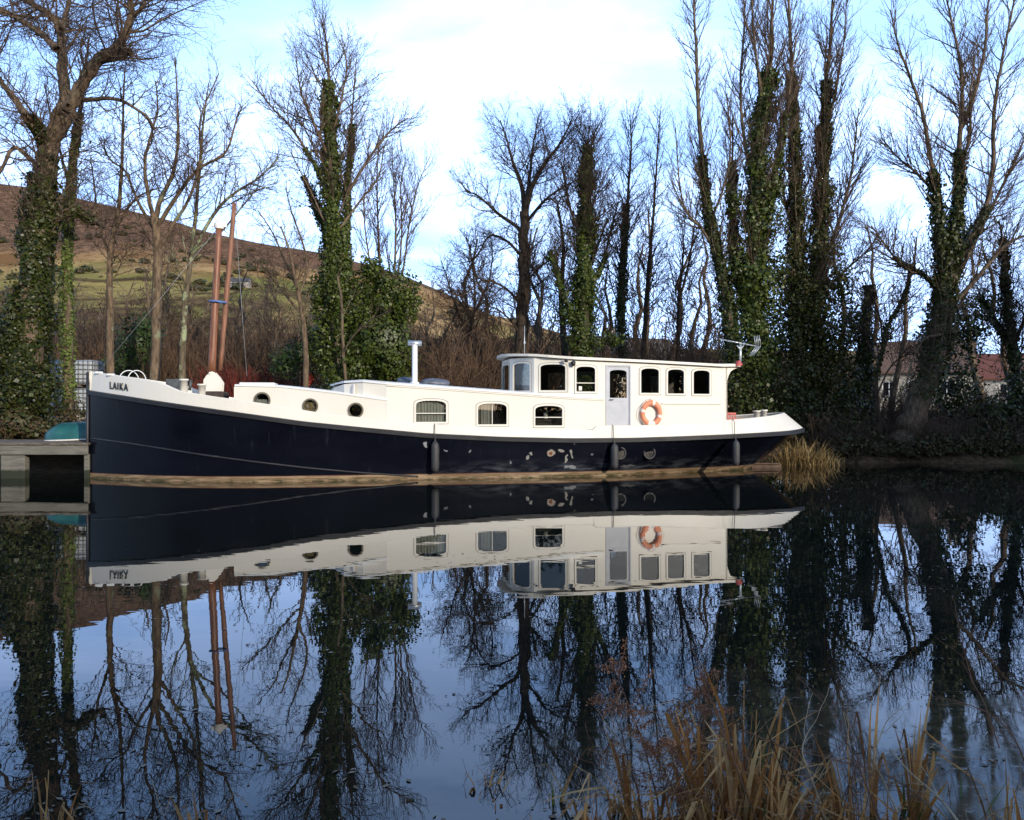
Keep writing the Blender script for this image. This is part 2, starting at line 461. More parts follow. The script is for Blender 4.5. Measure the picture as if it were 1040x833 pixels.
def hull_mat():
    m, t, p = new_mat("navy_hull_paint"); N = NT(t)
    o = N.obj(); sp = N.n("ShaderNodeSeparateXYZ"); N.l(o, sp.inputs[0])
    x, y, z = sp.outputs
    blot = N.noise(0.8, 5, 0.6, N.scaled(o, (0.5, 1, 1.4)))
    navy = N.mix(N.ramp(blot, 0.35, 0.7), (0.003, 0.0036, 0.0075), (0.005, 0.0058, 0.011))
    st = N.noise(1.0, 7, 0.65, N.scaled(o, (7, 7, 0.6)))
    navy = N.mix(N.ramp(st, 0.58, 0.80, 0, 0.35), navy, (0.05, 0.055, 0.07))
    # pale scuffed band low down aft of midships
    sc = N.noise(2.2, 7, 0.7, N.scaled(o, (0.6, 1, 3)))
    band = N.math('MULTIPLY', N.ramp(z, 0.62, 0.22, 0, 1), N.ramp(x, 8.5, 12.5, 0, 1))
    navy = N.mix(N.math('MULTIPLY', N.ramp(sc, 0.40, 0.75), N.math('MULTIPLY', band, 0.55)), navy, (0.13, 0.14, 0.16))
    # chipped patches of paint and rust: (x, z, rx, rz)
    dn = N.n("ShaderNodeTexNoise"); dn.inputs["Scale"].default_value = 7; dn.inputs["Detail"].default_value = 4
    N.l(o, dn.inputs["Vector"])
    dsp = N.n("ShaderNodeSeparateXYZ"); N.l(dn.outputs["Color"], dsp.inputs[0])
    xd = N.math('ADD', x, N.math('MULTIPLY', N.math('SUBTRACT', dsp.outputs[0], 0.5), 0.22))
    zd = N.math('ADD', z, N.math('MULTIPLY', N.math('SUBTRACT', dsp.outputs[1], 0.5), 0.22))
    near = N.ramp(y, -1.0, -1.4, 0, 1)
    def patch(c, px, py, rx, rz, col, hard=0.25):
        s_, z_ = side_pt(px, py)
        dx = N.math('DIVIDE', N.math('SUBTRACT', xd, s_), rx)
        dz = N.math('DIVIDE', N.math('SUBTRACT', zd, z_), rz)
        d = N.math('ADD', N.math('MULTIPLY', dx, dx), N.math('MULTIPLY', dz, dz))
        return N.mix(N.math('MULTIPLY', N.ramp(d, 1.0 + hard, 1.0 - hard), near), c, col)
    c = navy
    for a in ((432.5, 451.5, 0.075, 0.085, (0.42, 0.42, 0.44)), (536, 464.5, 0.09, 0.07, (0.40, 0.38, 0.36)),
              (539, 460.5, 0.06, 0.07, (0.40, 0.38, 0.36)), (559.5, 460, 0.15, 0.13, (0.46, 0.39, 0.33)),
              (560, 460, 0.085, 0.085, (0.26, 0.10, 0.045)), (570, 457.5, 0.10, 0.08, (0.40, 0.36, 0.33)),
              (575.5, 466, 0.06, 0.18, (0.40, 0.37, 0.34)), (581, 461, 0.04, 0.15, (0.36, 0.34, 0.31)),
              (580, 474.5, 0.22, 0.06, (0.30, 0.31, 0.32)), (519.5, 470, 0.04, 0.08, (0.25, 0.25, 0.27)),
              (453, 457.5, 0.05, 0.03, (0.3, 0.3, 0.32)), (478, 458, 0.06, 0.03, (0.3, 0.3, 0.32)),
              (584, 450, 0.03, 0.10, (0.2, 0.2, 0.22)), (602, 462, 0.04, 0.05, (0.22, 0.22, 0.24)), (641, 474, 0.3, 0.05, (0.14, 0.14, 0.15))):
        c = patch(c, a[0], a[1], a[2]*0.78, a[3]*0.78, tuple(q_*0.62 for q_ in a[4]))
    # tan boot-top along the waterline, with slime
    zb = N.math('ADD', z, N.math('MULTIPLY', N.math('SUBTRACT', sc, 0.5), 0.035))
    bt = N.noise(1.6, 8, 0.7, N.scaled(o, (0.7, 1, 8)))
    tan = N.mix(N.ramp(bt, 0.36, 0.66), (0.17, 0.105, 0.06), (0.37, 0.27, 0.17))
    slime = N.math('MULTIPLY', N.ramp(z, 0.13, 0.03), N.ramp(N.noise(3, 7, 0.7, N.scaled(o, (0.8, 1, 3))), 0.40, 0.58))
    tan = N.mix(N.math('MULTIPLY', slime, 0.9), tan, (0.045, 0.045, 0.018))
    edge = N.ramp(N.math('ABSOLUTE', N.math('SUBTRACT', zb, 0.160)), 0.022, 0.004)
    isb = N.ramp(zb, 0.165, 0.153)
    c = N.mix(isb, c, tan)
    c = N.mix(N.math('MULTIPLY', edge, 0.5), c, (0.12, 0.05, 0.03))
    N.l(c, p.inputs["Base Color"])
    N.l(N.math('ADD', N.math('MULTIPLY', isb, 0.45), N.ramp(blot, 0.3, 0.7, 0.16, 0.24)), p.inputs["Roughness"])
    p.inputs["Specular IOR Level"].default_value = 0.12
    bn = N.noise(0.55, 2, 0.4, o)
    b = N.n("ShaderNodeBump", i_Strength=0.25, i_Distance=0.06); N.l(bn, b.inputs["Height"]); N.l(b.outputs[0], p.inputs["Normal"])
    return m

def water_mat():
    m, t, p = new_mat("still_canal_water"); N = NT(t)
    o = N.obj(); sp = N.n("ShaderNodeSeparateXYZ"); N.l(o, sp.inputs[0])
    x, y, z = sp.outputs
    p.inputs["IOR"].default_value = 1.40
    p.inputs["Specular Tint"].default_value = (0.75, 0.91, 1.0, 1)
    # scum and leaf litter lying on the surface, thickest by the near bank on the right
    sc = N.noise(1.1, 9, 0.72, N.scaled(o, (0.8, 1.6, 1)), 0.6)
    fine = N.noise(9, 6, 0.75, N.scaled(o, (0.8, 1.7, 1)))
    gate = N.math('MULTIPLY', N.ramp(y, 7.6, 3.4), N.ramp(N.math('SUBTRACT', x, N.math('MULTIPLY', y, 0.10)), -1.0, 1.6, 0.10, 1.0))
    fmix = N.math('ADD', N.math('MULTIPLY', sc, 0.45), N.math('ADD', N.math('MULTIPLY', fine, 0.25), N.math('MULTIPLY', N.noise(3.2, 8, 0.7, N.scaled(o, (0.8, 1.5, 1))), 0.30)))
    film = N.ramp(N.math('ADD', fmix, N.math('MULTIPLY', gate, 0.26)), 0.53, 0.84)
    speck = N.math('MULTIPLY', N.ramp(N.math('ADD', fine, N.math('MULTIPLY', gate, 0.10)), 0.66, 0.72), N.ramp(N.math('ADD', sc, N.math('MULTIPLY', N.ramp(y, 8, 4), 0.20)), 0.58, 0.72))
    c = N.mix(N.math('MULTIPLY', film, 0.65), (0.006, 0.008, 0.007), (0.095, 0.080, 0.046))
    c = N.mix(N.math('MULTIPLY', speck, 0.8), c, (0.16, 0.145, 0.12))
    N.l(c, p.inputs["Base Color"])
    N.l(N.math('ADD', 0.0, N.math('ADD', N.math('MULTIPLY', film, 0.06), N.math('MULTIPLY', speck, 0.35))), p.inputs["Roughness"])
    w1 = N.noise(0.8, 3, 0.5, N.scaled(o, (0.6, 1.6, 1)))
    w2 = N.noise(4.0, 2, 0.5, N.scaled(o, (0.5, 1.4, 1)))
    h = N.math('ADD', w1, N.math('MULTIPLY', w2, 0.12))
    b = N.n("ShaderNodeBump", i_Strength=0.022, i_Distance=0.08); N.l(h, b.inputs["Height"]); N.l(b.outputs[0], p.inputs["Normal"])
    return m

def ground_mat():
    m, t, p = new_mat("leaf_litter_and_earth"); N = NT(t)
    o = N.obj()
    a = N.noise(0.35, 7, 0.65, o); b = N.noise(5, 7, 0.7, o)
    c = N.mix(N.ramp(b, 0.35, 0.68), (0.035, 0.024, 0.014), (0.13, 0.085, 0.050))
    c = N.mix(N.math('MULTIPLY', N.ramp(a, 0.50, 0.62), 0.75), c, (0.040, 0.055, 0.016))
    N.l(c, p.inputs["Base Color"]); p.inputs["Roughness"].default_value = 0.95
    p.inputs["Specular IOR Level"].default_value = 0.1
    bp = N.n("ShaderNodeBump", i_Strength=0.8, i_Distance=0.08); N.l(b, bp.inputs["Height"]); N.l(bp.outputs[0], p.inputs["Normal"])
    return m

def hill_mat():
    m, t, p = new_mat("moorland_hillside"); N = NT(t)
    o = N.obj(); sp = N.n("ShaderNodeSeparateXYZ"); N.l(o, sp.inputs[0])
    x, y, z = sp.outputs
    big = N.noise(0.010, 7, 0.6, o); mid = N.noise(0.04, 7, 0.65, o); fine = N.noise(0.22, 6, 0.7, o)
    zz = N.math('ADD', z, N.math('MULTIPLY', N.math('SUBTRACT', big, 0.5), 90))
    heather = N.mix(N.ramp(fine, 0.35, 0.65), (0.085, 0.050, 0.036), (0.21, 0.125, 0.080))
    russet = N.mix(N.ramp(mid, 0.36, 0.62), (0.17, 0.095, 0.045), (0.44, 0.29, 0.14))
    c = N.mix(N.ramp(N.math('ADD', zz, N.math('MULTIPLY', N.math('SUBTRACT', mid, 0.5), 60)), 85, 118), russet, heather)
    vor = N.n("ShaderNodeTexVoronoi"); vor.feature = 'DISTANCE_TO_EDGE'; vor.inputs["Scale"].default_value = 0.013
    N.l(N.scaled(o, (1, 0.7, 0)), vor.inputs["Vector"])
    vc = N.n("ShaderNodeTexVoronoi"); vc.inputs["Scale"].default_value = 0.013
    N.l(N.scaled(o, (1, 0.7, 0)), vc.inputs["Vector"])
    vs = N.n("ShaderNodeSeparateXYZ"); N.l(vc.outputs["Color"], vs.inputs[0])
    field = N.mix(vs.outputs[0], (0.115, 0.150, 0.035), (0.34, 0.26, 0.10))
    field = N.mix(N.ramp(fine, 0.4, 0.7, 0, 0.4), field, (0.16, 0.13, 0.06))
    field = N.mix(N.ramp(vor.outputs["Distance"], 0.035, 0.012), field, (0.040, 0.036, 0.020))
    gl_ = N.ramp(N.math('ABSOLUTE', N.math('ADD', N.math('SUBTRACT', x, -175), N.math('MULTIPLY', N.math('SUBTRACT', mid, 0.5), 120))), 120, 50)
    c = N.mix(N.math('MULTIPLY', N.ramp(zz, 88, 70), N.math('MAXIMUM', N.math('MULTIPLY', gl_, 0.85), N.ramp(big, 0.52, 0.60, 0.05, 0.5))), c, field)
    wood = N.mix(N.ramp(fine, 0.4, 0.62), (0.045, 0.030, 0.020), (0.13, 0.088, 0.055))
    c = N.mix(N.ramp(N.math('ADD', zz, N.math('MULTIPLY', N.math('SUBTRACT', mid, 0.5), 70)), 62, 36), c, wood)
    bush = N.noise(0.16, 6, 0.65, o); rock = N.noise(0.30, 5, 0.7, o)
    c = N.mix(N.ramp(bush, 0.56, 0.62, 0, 0.85), c, (0.045, 0.038, 0.022))
    c = N.mix(N.ramp(rock, 0.66, 0.70, 0, 0.7), c, (0.34, 0.31, 0.28))
    N.l(c, p.inputs["Base Color"]); p.inputs["Roughness"].default_value = 1.0
    p.inputs["Specular IOR Level"].default_value = 0.0
    bp = N.n("ShaderNodeBump", i_Strength=0.9, i_Distance=3.0); N.l(mid, bp.inputs["Height"]); N.l(bp.outputs[0], p.inputs["Normal"])
    return m

# ------------------------------------------------------------------ terrain
def sstep(a, b, x):
    t = np.clip((np.asarray(x, dtype=float) - a) / (b - a), 0, 1)
    return t * t * (3 - 2 * t)

def bank_line(x): return 28.2 + 0.35 * np.sin(x * 0.55) + 0.2 * np.sin(x * 1.7 + 1) - 2.2 * sstep(-11, -15, x)

def gz(x, y):
    x = np.asarray(x, dtype=float); y = np.asarray(y, dtype=float)
    d = y - bank_line(x)
    h = -1.0 + 1.45 * sstep(-1.6, 1.0, d) + 0.05 * np.clip(d, 0, 26) + 0.012 * np.clip(d - 26, 0, 400)
    h = h + sstep(-8, -14, x) * sstep(0.5, 5, d) * 0.75
    h = h + sstep(0, 2, d) * (0.08 * np.sin(x * 1.3 + y * 0.7) + 0.06 * np.sin(x * 2.9 - y * 1.9) + 0.10 * np.sin(0.4 * x + 2))
    near = 2.3 + 0.15 * np.sin(x * 1.1)
    h = np.where(y < 12, -1.0 + 1.42 * sstep(near + 0.8, near - 0.8, y) + 0.02 * np.clip(-y, 0, 80), h)
    return h

def grid_sheet(name, xs, ys, zf, mat, kind="structure"):
    Xg, Yg = np.meshgrid(xs, ys)
    V = np.stack([Xg, Yg, zf(Xg, Yg)], -1).reshape(-1, 3)
    nx, ny = len(xs), len(ys)
    i = (np.arange(ny - 1)[:, None] * nx + np.arange(nx - 1)[None, :]).ravel()
    me = raw_mesh(name, V, [np.stack([i, i + 1, i + nx + 1, i + nx], 1)])
    o = link(name, me, mat, smooth=True)
    return tag(o, kind=kind)

gx = np.concatenate([np.linspace(-500, -45, 40)[:-1], np.linspace(-45, 45, 226), np.linspace(45, 500, 40)[1:]])
gy = np.concatenate([np.linspace(-150, -4, 20)[:-1], np.linspace(-4, 6, 30)[:-1], np.linspace(6, 24, 8)[:-1], np.linspace(24, 50, 90)[:-1], np.linspace(50, 420, 70)])
grid_sheet("ground", gx, gy, gz, ground_mat())

RA = np.array([-2.4, -1.2, -.675, -.61, -.545, -.48, -.416, -.35, -.286, -.23, -.182, -.15, -.117, -.08, -.05, .03, .1, .25, .5, 1.0, 2.4])
RE = np.array([.30, .33, .302, .29, .274, .258, .240, .226, .2150, .205, .192, .182, .167, .150, .135, .105, .088, .082, .07, .06, .05])
def hill_z(x, y):
    Hh = np.interp(x / 650.0, RA, RE) * 650
    f = np.clip((y - 150) / 500.0, 0, 1.0)
    f = np.where(y > 650, 1.0 + 0.00010 * (y - 650), f)
    bump = 3.2 * np.sin(x * 0.021 + y * 0.013) + 2.0 * np.sin(x * 0.055 - y * 0.031) + 1.2 * np.sin(x * 0.11 + y * 0.09)
    return 1.0 + Hh * f + bump * np.clip(f * 3, 0, 1) * (0.25 + 0.75 * (f < 0.93))
grid_sheet("hill", np.linspace(-1600, 1600, 200), np.concatenate([np.linspace(150, 700, 120)[:-1], np.linspace(700, 2200, 20)]), hill_z, hill_mat())

wx = np.array([-300.0, 300.0]); wy = np.array([-1.0, 48.0])
water = grid_sheet("water", wx, wy, lambda a, b: a * 0, water_mat())

# ------------------------------------------------------------------ the barge
BX, BY, BA = -12.4, 22.2, R(10.8)
ca, sa = math.cos(BA), math.sin(BA)
LEN, BEAM = 22.8, 2.4
def HB(s):
    s = np.clip(np.asarray(s, dtype=float), 0, LEN)
    a = 1 - (1 - np.clip(s / 6.0, 0, 1)) ** 2.2
    b = np.maximum(0, 1 - np.clip((s - 17) / 5.8, 0, 1) ** 2.6) ** 0.55
    return BEAM * a * b
def on_plane(tf, px, py):
    """local (s, z) of the point seen at px, py on the near-side surface y = -tf(s)"""
    s = 10.0
    for _ in range(60):
        t = -float(tf(s)); Y = BY + sa * s + ca * t
        s = 0.5 * s + 0.5 * min(LEN, max(0, ((px - CX) * Y / F - BX + sa * t) / ca))
    t = -float(tf(s)); Y = BY + sa * s + ca * t
    return s, CAM_H - (py - CY) * Y / F
def side_pt(px, py): return on_plane(HB, px, py)

STRAKE = [side_pt(*p) for p in ((92.5, 396), (125, 401.5), (160, 407), (245, 419), (310, 428), (370, 434), (435, 440), (510, 443.5), (580, 445), (640, 444.6), (690, 443), (738, 441))] + [(21.5, 1.33), (22.8, 1.41)]
SHEER = [side_pt(*p) for p in ((92, 378), (125, 383), (148, 386.5), (161, 389), (171, 393), (180, 397.5), (210, 402.5), (277, 412), (330, 421), (417, 430), (500, 435), (545, 436.5), (602, 437.6))]
SHEER += [side_pt(*p) for p in ((606, 433), (660, 432.6), (716, 429.5), (738, 427.5))] + [(21.0, 1.78), (22.8, 1.90)]
def curve(tab):
    a = np.array(sorted(tab)); a[0, 0] = min(a[0, 0], 0)
    return lambda s: np.interp(s, a[:, 0], a[:, 1])
zs_f, zt_f = curve(STRAKE), curve(SHEER)

barge = empty("canal_barge", (BX, BY, 0), BA)
tag(barge, "long navy blue and cream steel canal barge with a wheelhouse moored along the far bank", "barge", kind="thing")

# hull shell
def hull_row(w, us):
    send = 20.9 + 1.9 * max(w, -0.2)
    sp_ = us * LEN
    b = HB(sp_)
    k = 1 - w
    b = b * (0.955 + 0.045 * w) * (1 - 0.30 * k * np.exp(-sp_ / 3.0)) * (1 - 0.42 * k * sstep(14.5, 21, sp_))
    z = np.where(w >= 0, w * (zs_f(sp_) - 0.02), w * 2.4)
    return np.stack([us * send, -b, z], 1)
def hull_b(s, z):
    """half breadth of the hull plating at local s, height z"""
    w = max(0.0, z / (float(zs_f(s)) - 0.02))
    sp_ = min(LEN, s * LEN / (20.9 + 1.9 * w)); w = max(0.0, z / (float(zs_f(sp_)) - 0.02))
    return float(HB(sp_)) * (0.955 + 0.045 * w) * (1 - 0.30 * (1 - w) * math.exp(-sp_ / 3.0)) * (1 - 0.42 * (1 - w) * float(sstep(14.5, 21, sp_)))
us = 0.5 - 0.5 * np.cos(np.linspace(0, math.pi, 141))
rows = [-0.2, -0.08, 0, 0.06, 0.14, 0.24, 0.36, 0.5, 0.64, 0.78, 0.9, 1.0]
Vn = np.stack([hull_row(w, us) for w in rows])
Vf = Vn.copy(); Vf[..., 1] *= -1
nr, nu = Vn.shape[:2]
idx = (np.arange(nr - 1)[:, None] * nu + np.arange(nu - 1)[None, :]).ravel()
q = np.stack([idx, idx + 1, idx + nu + 1, idx + nu], 1)
hull_me = raw_mesh("hull", np.concatenate([Vn.reshape(-1, 3), Vf.reshape(-1, 3)]), [q, q[:, ::-1] + nr * nu])
M['hull'] = hull_mat()
hull = link("hull", hull_me, M['hull'], barge, smooth=True)

# outline with outward normals, for everything that runs round the hull
us2 = 0.5 - 0.5 * np.cos(np.linspace(0, math.pi, 121))
extra = np.array([SHEER[12][0] + 0.01, SHEER[13][0] - 0.01]) / LEN
us2 = np.sort(np.concatenate([us2, extra]))
ol = [(u * LEN, -float(HB(u * LEN))) for u in us2] + [(u * LEN, float(HB(u * LEN))) for u in us2[-2:0:-1]]
def ring(profile, mat, name, parent, smooth=False):
    m = len(ol); vs = []
    k = None
    for i, (s, t) in enumerate(ol):
        a, b = ol[i - 1], ol[(i + 1) % m]
        ds, dt = b[0] - a[0], b[1] - a[1]
        l = math.hypot(ds, dt) or 1
        ns, ntt = dt / l, -ds / l
        pr = profile(s)
        k = len(pr)
        for off, z in pr: vs.append((s + ns * off, t + ntt * off, z))
    fs = []
    for i in range(m):
        j = (i + 1) % m
        for a in range(k):
            c = (a + 1) % k
            fs.append((i*k+a, j*k+a, j*k+c, i*k+c))
    mb = MB(); mb.add(vs, fs)
    return mb.build(name, mat, parent)
# normals of the outline must point outwards
def inset(s): return 0.03 + 0.55 * float(sstep(18.6, 22.4, s))
ring(lambda s: [(-0.02, float(zs_f(s)) - 0.155), (0.045, float(zs_f(s)) - 0.135), (0.06, float(zs_f(s)) - 0.02), (-0.02, float(zs_f(s)) + 0.002)], M['strake'], "rubbing_strake", barge)
ring(lambda s: [(-0.005, float(zs_f(s)) - 0.01), (-inset(s), float(zt_f(s))), (-inset(s) - 0.02, float(zt_f(s)) + 0.022), (-inset(s) - 0.07, float(zt_f(s)) + 0.022), (-inset(s) - 0.075, float(zt_f(s)) - 0.01), (-0.10, float(zs_f(s)) - 0.03)], M['white'], "bulwark", barge)
# deck
dk = MB(); ss = np.linspace(0.15, LEN - 0.25, 70)
dv = []
for s in ss:
    b = max(0.02, float(HB(s)) - 0.07)
    for k in range(5):
        q_ = -1 + k * 0.5
        dv.append((s, q_ * b, float(zs_f(s)) + 0.03 + 0.04 * (1 - q_ * q_)))
dk.add(dv, [(i*5+k, i*5+k+1, (i+1)*5+k+1, (i+1)*5+k) for i in range(len(ss)-1) for k in range(4)])
dk.build("deck", M['deck'], barge)
# welded seam sloping down the bow
seam = MB()
for sg in (-1, 1):
    pts = []
    sm_ = np.array([side_pt(px, py) for px, py in ((92, 445), (130, 450.5), (165, 456), (200, 461.5), (255, 469), (310, 475.5), (360, 480), (425, 484.5))])
    for s in np.linspace(sm_[0, 0], sm_[-1, 0], 60):
        z = float(np.interp(s, sm_[:, 0], sm_[:, 1]))
        pts.append((s, sg * (hull_b(s, z) + 0.006), z))
    seam.tube(pts, 0.028, 6)
seam.build("hull_seam", M['strake'], barge)
# stem bar and rudder
st = MB(); st.tube([(-0.02, 0, -0.5), (-0.03, 0, 1.2), (-0.02, 0, 3.10)], 0.045, 8)
st.build("stem_bar", M['strake'], barge)
rd = MB(); rd.box((21.0, -0.04, -0.7), (22.15, 0.04, 0.12), bev=0.02); rd.box((20.85, -0.10, 0.12), (22.05, 0.10, 0.17), bev=0.015)
rd.tube([(21.05, 0, 0.15), (21.05, 0, 0.75)], 0.06, 10)
rd.build("rudder", simple("rust_brown_rudder", (0.085, 0.05, 0.032), 0.8, var=0.35, scale=5), barge)

def arch(cx, cz, w, h, rise, n=12, r=0.02):
    p = [(cx - w/2, cz - h/2), (cx + w/2, cz - h/2)]
    for i in range(n + 1):
        g = math.pi * i / n
        # superellipse arch: rounded shoulders, flat crown
        c_, s_ = math.cos(g), math.sin(g)
        p.append((cx + w/2 * math.copysign(abs(c_) ** 0.75, c_), cz + h/2 - rise + rise * abs(s_) ** 0.9))
    return p

def wall_map(p0, p1, flip=1):
    d = Vector((p1[0]-p0[0], p1[1]-p0[1])); d.normalize()
    n = Vector((d.y, -d.x)) * flip
    return lambda u, v, w: (p0[0] + d.x*u + n.x*w, p0[1] + d.y*u + n.y*w, v)

def window(fn, cx, cz, w, h, rise, glass, bar=None, curtain=False, name="window", frame_mat=None, upright=None, fw=0.055):
    mb = MB()
    mb.panel(arch(cx, cz, w + 2*fw, h + 2*fw, rise + 0.01), [arch(cx, cz, w, h, rise)], 0.018, -0.045, fn)
    if bar is not None:
        mb.panel([(cx-w/2+.004, cz+bar-.012), (cx+w/2-.004, cz+bar-.012), (cx+w/2-.004, cz+bar+.012), (cx-w/2+.004, cz+bar+.012)], [], -0.004, -0.02, fn)
    if upright is not None:
        mb.panel([(cx+upright-.010, cz-h/2+.004), (cx+upright+.010, cz-h/2+.004), (cx+upright+.010, cz+h/2-.03), (cx+upright-.010, cz+h/2-.03)], [], -0.021, -0.028, fn)
    mb.panel(arch(cx, cz, w + 2*fw + 0.026, h + 2*fw + 0.026, rise + 0.015), [arch(cx, cz, w + 2*fw + 0.002, h + 2*fw + 0.002, rise + 0.011)], 0.010, 0.004, fn, 1, 1, 1)  # thin dark ring painted in for the shadow round the frame
    o = mb.build(name, [frame_mat or M['white'], M['shadow_line']], barge)
    pb = MB(); pb.panel(arch(cx, cz, w + 0.02, h + 0.02, rise), [], -0.030, -0.036, fn)
    pb.build("pane", glass, o)
    if curtain:
        cb = MB(); n = 40; vs = []
        x0, x1 = cx - w/2 * curtain[0], cx + w/2 * curtain[1]
        for i in range(n + 1):
            u = x0 + (x1 - x0) * i / n
            wv = -0.12 - 0.028 * math.sin(i * 1.45) - 0.012 * math.sin(i * 0.6)
            vs += [fn(u, cz - h/2 - 0.05, wv), fn(u, cz + h/2 + 0.03, wv)]
        cb.add(vs, [(2*i, 2*i+2, 2*i+3, 2*i+1) for i in range(n)], 0, True)
        cb.build("curtain", M['curtain'], o, fix=False)
    return o

TC, TWH = 1.95, 1.85
S_TR0 = 4.35
def TF(s): return np.interp(s, [S_TR0, 8.6], [1.50, TC])
cab_f = lambda s: TC
wh_f = lambda s: TWH
S_NOSE = 8.56
S_END = on_plane(cab_f, 613, 420)[0]

# roof edge heights
ztr = curve([on_plane(TF, 229, 390.2), on_plane(TF, 284, 393.5), on_plane(TF, 337, 399.0), on_plane(TF, 392, 406.5)])
zcr = curve([(6.88, 2.56), (7.0, 2.66), (7.25, 2.75), (7.9, 2.80), on_plane(cab_f, 395, 390.3), on_plane(cab_f, 450, 394.2), on_plane(cab_f, 505, 398.2), on_plane(cab_f, 575, 403.2), (S_END, on_plane(cab_f, 612, 405)[1])])
zwr = curve([(12.2, 3.60), (13.0, 3.61), on_plane(wh_f, 580, 364.8), on_plane(wh_f, 660, 368.3), on_plane(wh_f, 738, 372.6), (19.9, 3.40)])
ZB = lambda s: float(zs_f(s)) - 0.01

def flip_panel(mb, outer, holes, w0, w1, p0, p1, flip, **kw): mb.panel(outer, holes, w0, w1, wall_map(p0, p1, flip), **kw)

# ---- cabin shell: fore trunk sides + front, raised saloon sides + nose
cab = MB()
def side_outline(s0, s1, zb, zt, n=14):
    a = [(s, zb(s)) for s in np.linspace(s0, s1, n)]
    return [(s - s0, z) for s, z in a] + [(s - s0, zt(s)) for s in np.linspace(s1, s0, n)]
ports = [(on_plane(TF, px, py), r) for px, py, r in ((266.3, 406.6, 0.235), (315.2, 412.6, 0.225), (361.3, 416.8, 0.225))]
def circ(cx, cz, r, n=28): return [(cx + r*math.cos(2*math.pi*i/n), cz + r*math.sin(2*math.pi*i/n)) for i in range(n)]
tl = math.hypot(8.6 - S_TR0, TC - 1.50) / (8.6 - S_TR0)
WIN = []
for (pa, pb_, bar, cur) in (((422.5, 407.0), (453.0, 428.5), -0.06, (0.96, 0.96)), ((485.5, 409.8), (514.5, 431.0), None, (0.9, -0.05)), ((543.5, 412.2), (571.0, 432.2), -0.05, None)):
    s0, zt_ = on_plane(cab_f, *pa); s1, zb_ = on_plane(cab_f, *pb_)
    WIN.append(((s0 + s1)/2, (zt_ + zb_)/2, s1 - s0, zt_ - zb_, bar, cur))
for sg in (-1, 1):
    fnT = wall_map((S_TR0, sg*1.50), (8.6, sg*TC), 1 if sg < 0 else -1)
    out = side_outline(S_TR0, 8.6, ZB, lambda s: float(ztr(s)))
    out = [(u*tl, v) for u, v in out]
    cab.panel(out, [circ((p[0]-S_TR0)*tl, p[1], r*0.86) for p, r in ports], 0, -0.05, fnT, 0, 1, 0)
    fnC = wall_map((S_NOSE, sg*TC), (S_END, sg*TC), 1 if sg < 0 else -1)
    out = side_outline(S_NOSE, S_END, ZB, lambda s: float(zcr(s)))
    cab.panel(out, [arch(c[0]-S_NOSE, c[1], c[2], c[3], 0.13) for c in WIN], 0.003, -0.05, fnC, 0, 1, 0)
NOSE = [(S_NOSE, -TC), (7.9, -1.75), (7.35, -1.35), (7.02, -0.75), (6.92, 0.0), (7.02, 0.75), (7.35, 1.35), (7.9, 1.75), (S_NOSE, TC)]
for a, b in zip(NOSE[:-1], NOSE[1:]):
    L_ = math.hypot(b[0]-a[0], b[1]-a[1])
    cab.panel([(0, 2.1), (L_, 2.1), (L_, float(zcr(b[0]))), (0, float(zcr(a[0])))], [], 0, -0.05, wall_map(a, b, -1), 0, 1, 0)
fnF = wall_map((S_TR0, 1.5), (S_TR0, -1.5), 1)
cab.panel([(0, ZB(S_TR0)), (3.0, ZB(S_TR0)), (3.0, float(ztr(S_TR0))), (0, float(ztr(S_TR0)))], [], 0, -0.05, wall_map((S_TR0, 1.5), (S_TR0, -1.5), -1), 0, 1, 0)
cab.build("cabin", [M['white'], M['lining']], barge)
inn = MB()
inn.box((S_TR0+.1, -1.4, 0.85), (S_END-.02, 1.4, 0.9)); inn.box((8.6, 0.25, 0.9), (S_END-.1, 0.3, 2.4)); inn.box((11.3, -1.85, 0.9), (11.35, 0.25, 2.35))
inn.box((9.4, -1.3, 0.9), (10.6, -0.3, 1.55), bev=0.03); inn.box((12.6, -1.5, 0.9), (13.6, -0.6, 1.72), bev=0.02)
inn.build("cabin_interior", M['lining'], barge)
wt = MB(); s_, z_ = on_plane(lambda s: 1.55, 556, 422); wt.lathe([(0, 0.0), (0.09, 0.0), (0.07, 0.1), (0.10, 0.2), (0.06, 0.3), (0, 0.32)], (s_, -1.3, 1.72), 14)
wt.build("table_lamp", M['buoy_white'], barge)

def roof(name, secs, camber, th, mat, tw):
    """secs: (s, half width, edge height)"""
    mb = MB(); n = 13; vs = []
    for s, w, z in secs:
        for k in range(n):
            q_ = -1 + 2*k/(n-1); t = w*q_
            vs.append((s, t, z + camber*(1-(t/tw)**2)))
    m = len(secs)
    top = [(i*n+k, i*n+k+1, (i+1)*n+k+1, (i+1)*n+k) for i in range(m-1) for k in range(n-1)]
    mb.add(vs, top, 0, True)
    lowv = [(a, b, c - th) for a, b, c in vs]
    mb.add(lowv, [f[::-1] for f in top], 0, True)
    o = len(vs)
    loop = [k for k in range(n)] + [i*n+n-1 for i in range(1, m)] + [(m-1)*n+k for k in range(n-2, -1, -1)] + [i*n for i in range(m-2, 0, -1)]
    b0 = len(mb.v) - 2*o
    for i in range(len(loop)):
        j = (i+1) % len(loop)
        mb.f.append((b0+loop[i], b0+loop[j], b0+o+loop[j], b0+o+loop[i])); mb.mi.append(0); mb.sm.append(False)
    return mb.build(name, mat, barge)
ov = 0.025
secs = [(s, float(TF(s)) + ov, float(ztr(s)) + 0.035) for s in np.linspace(S_TR0 - 0.03, 8.6, 12)]
roof("cabin_roof", secs, 0.07, 0.05, M['white_clean'], 1.95)
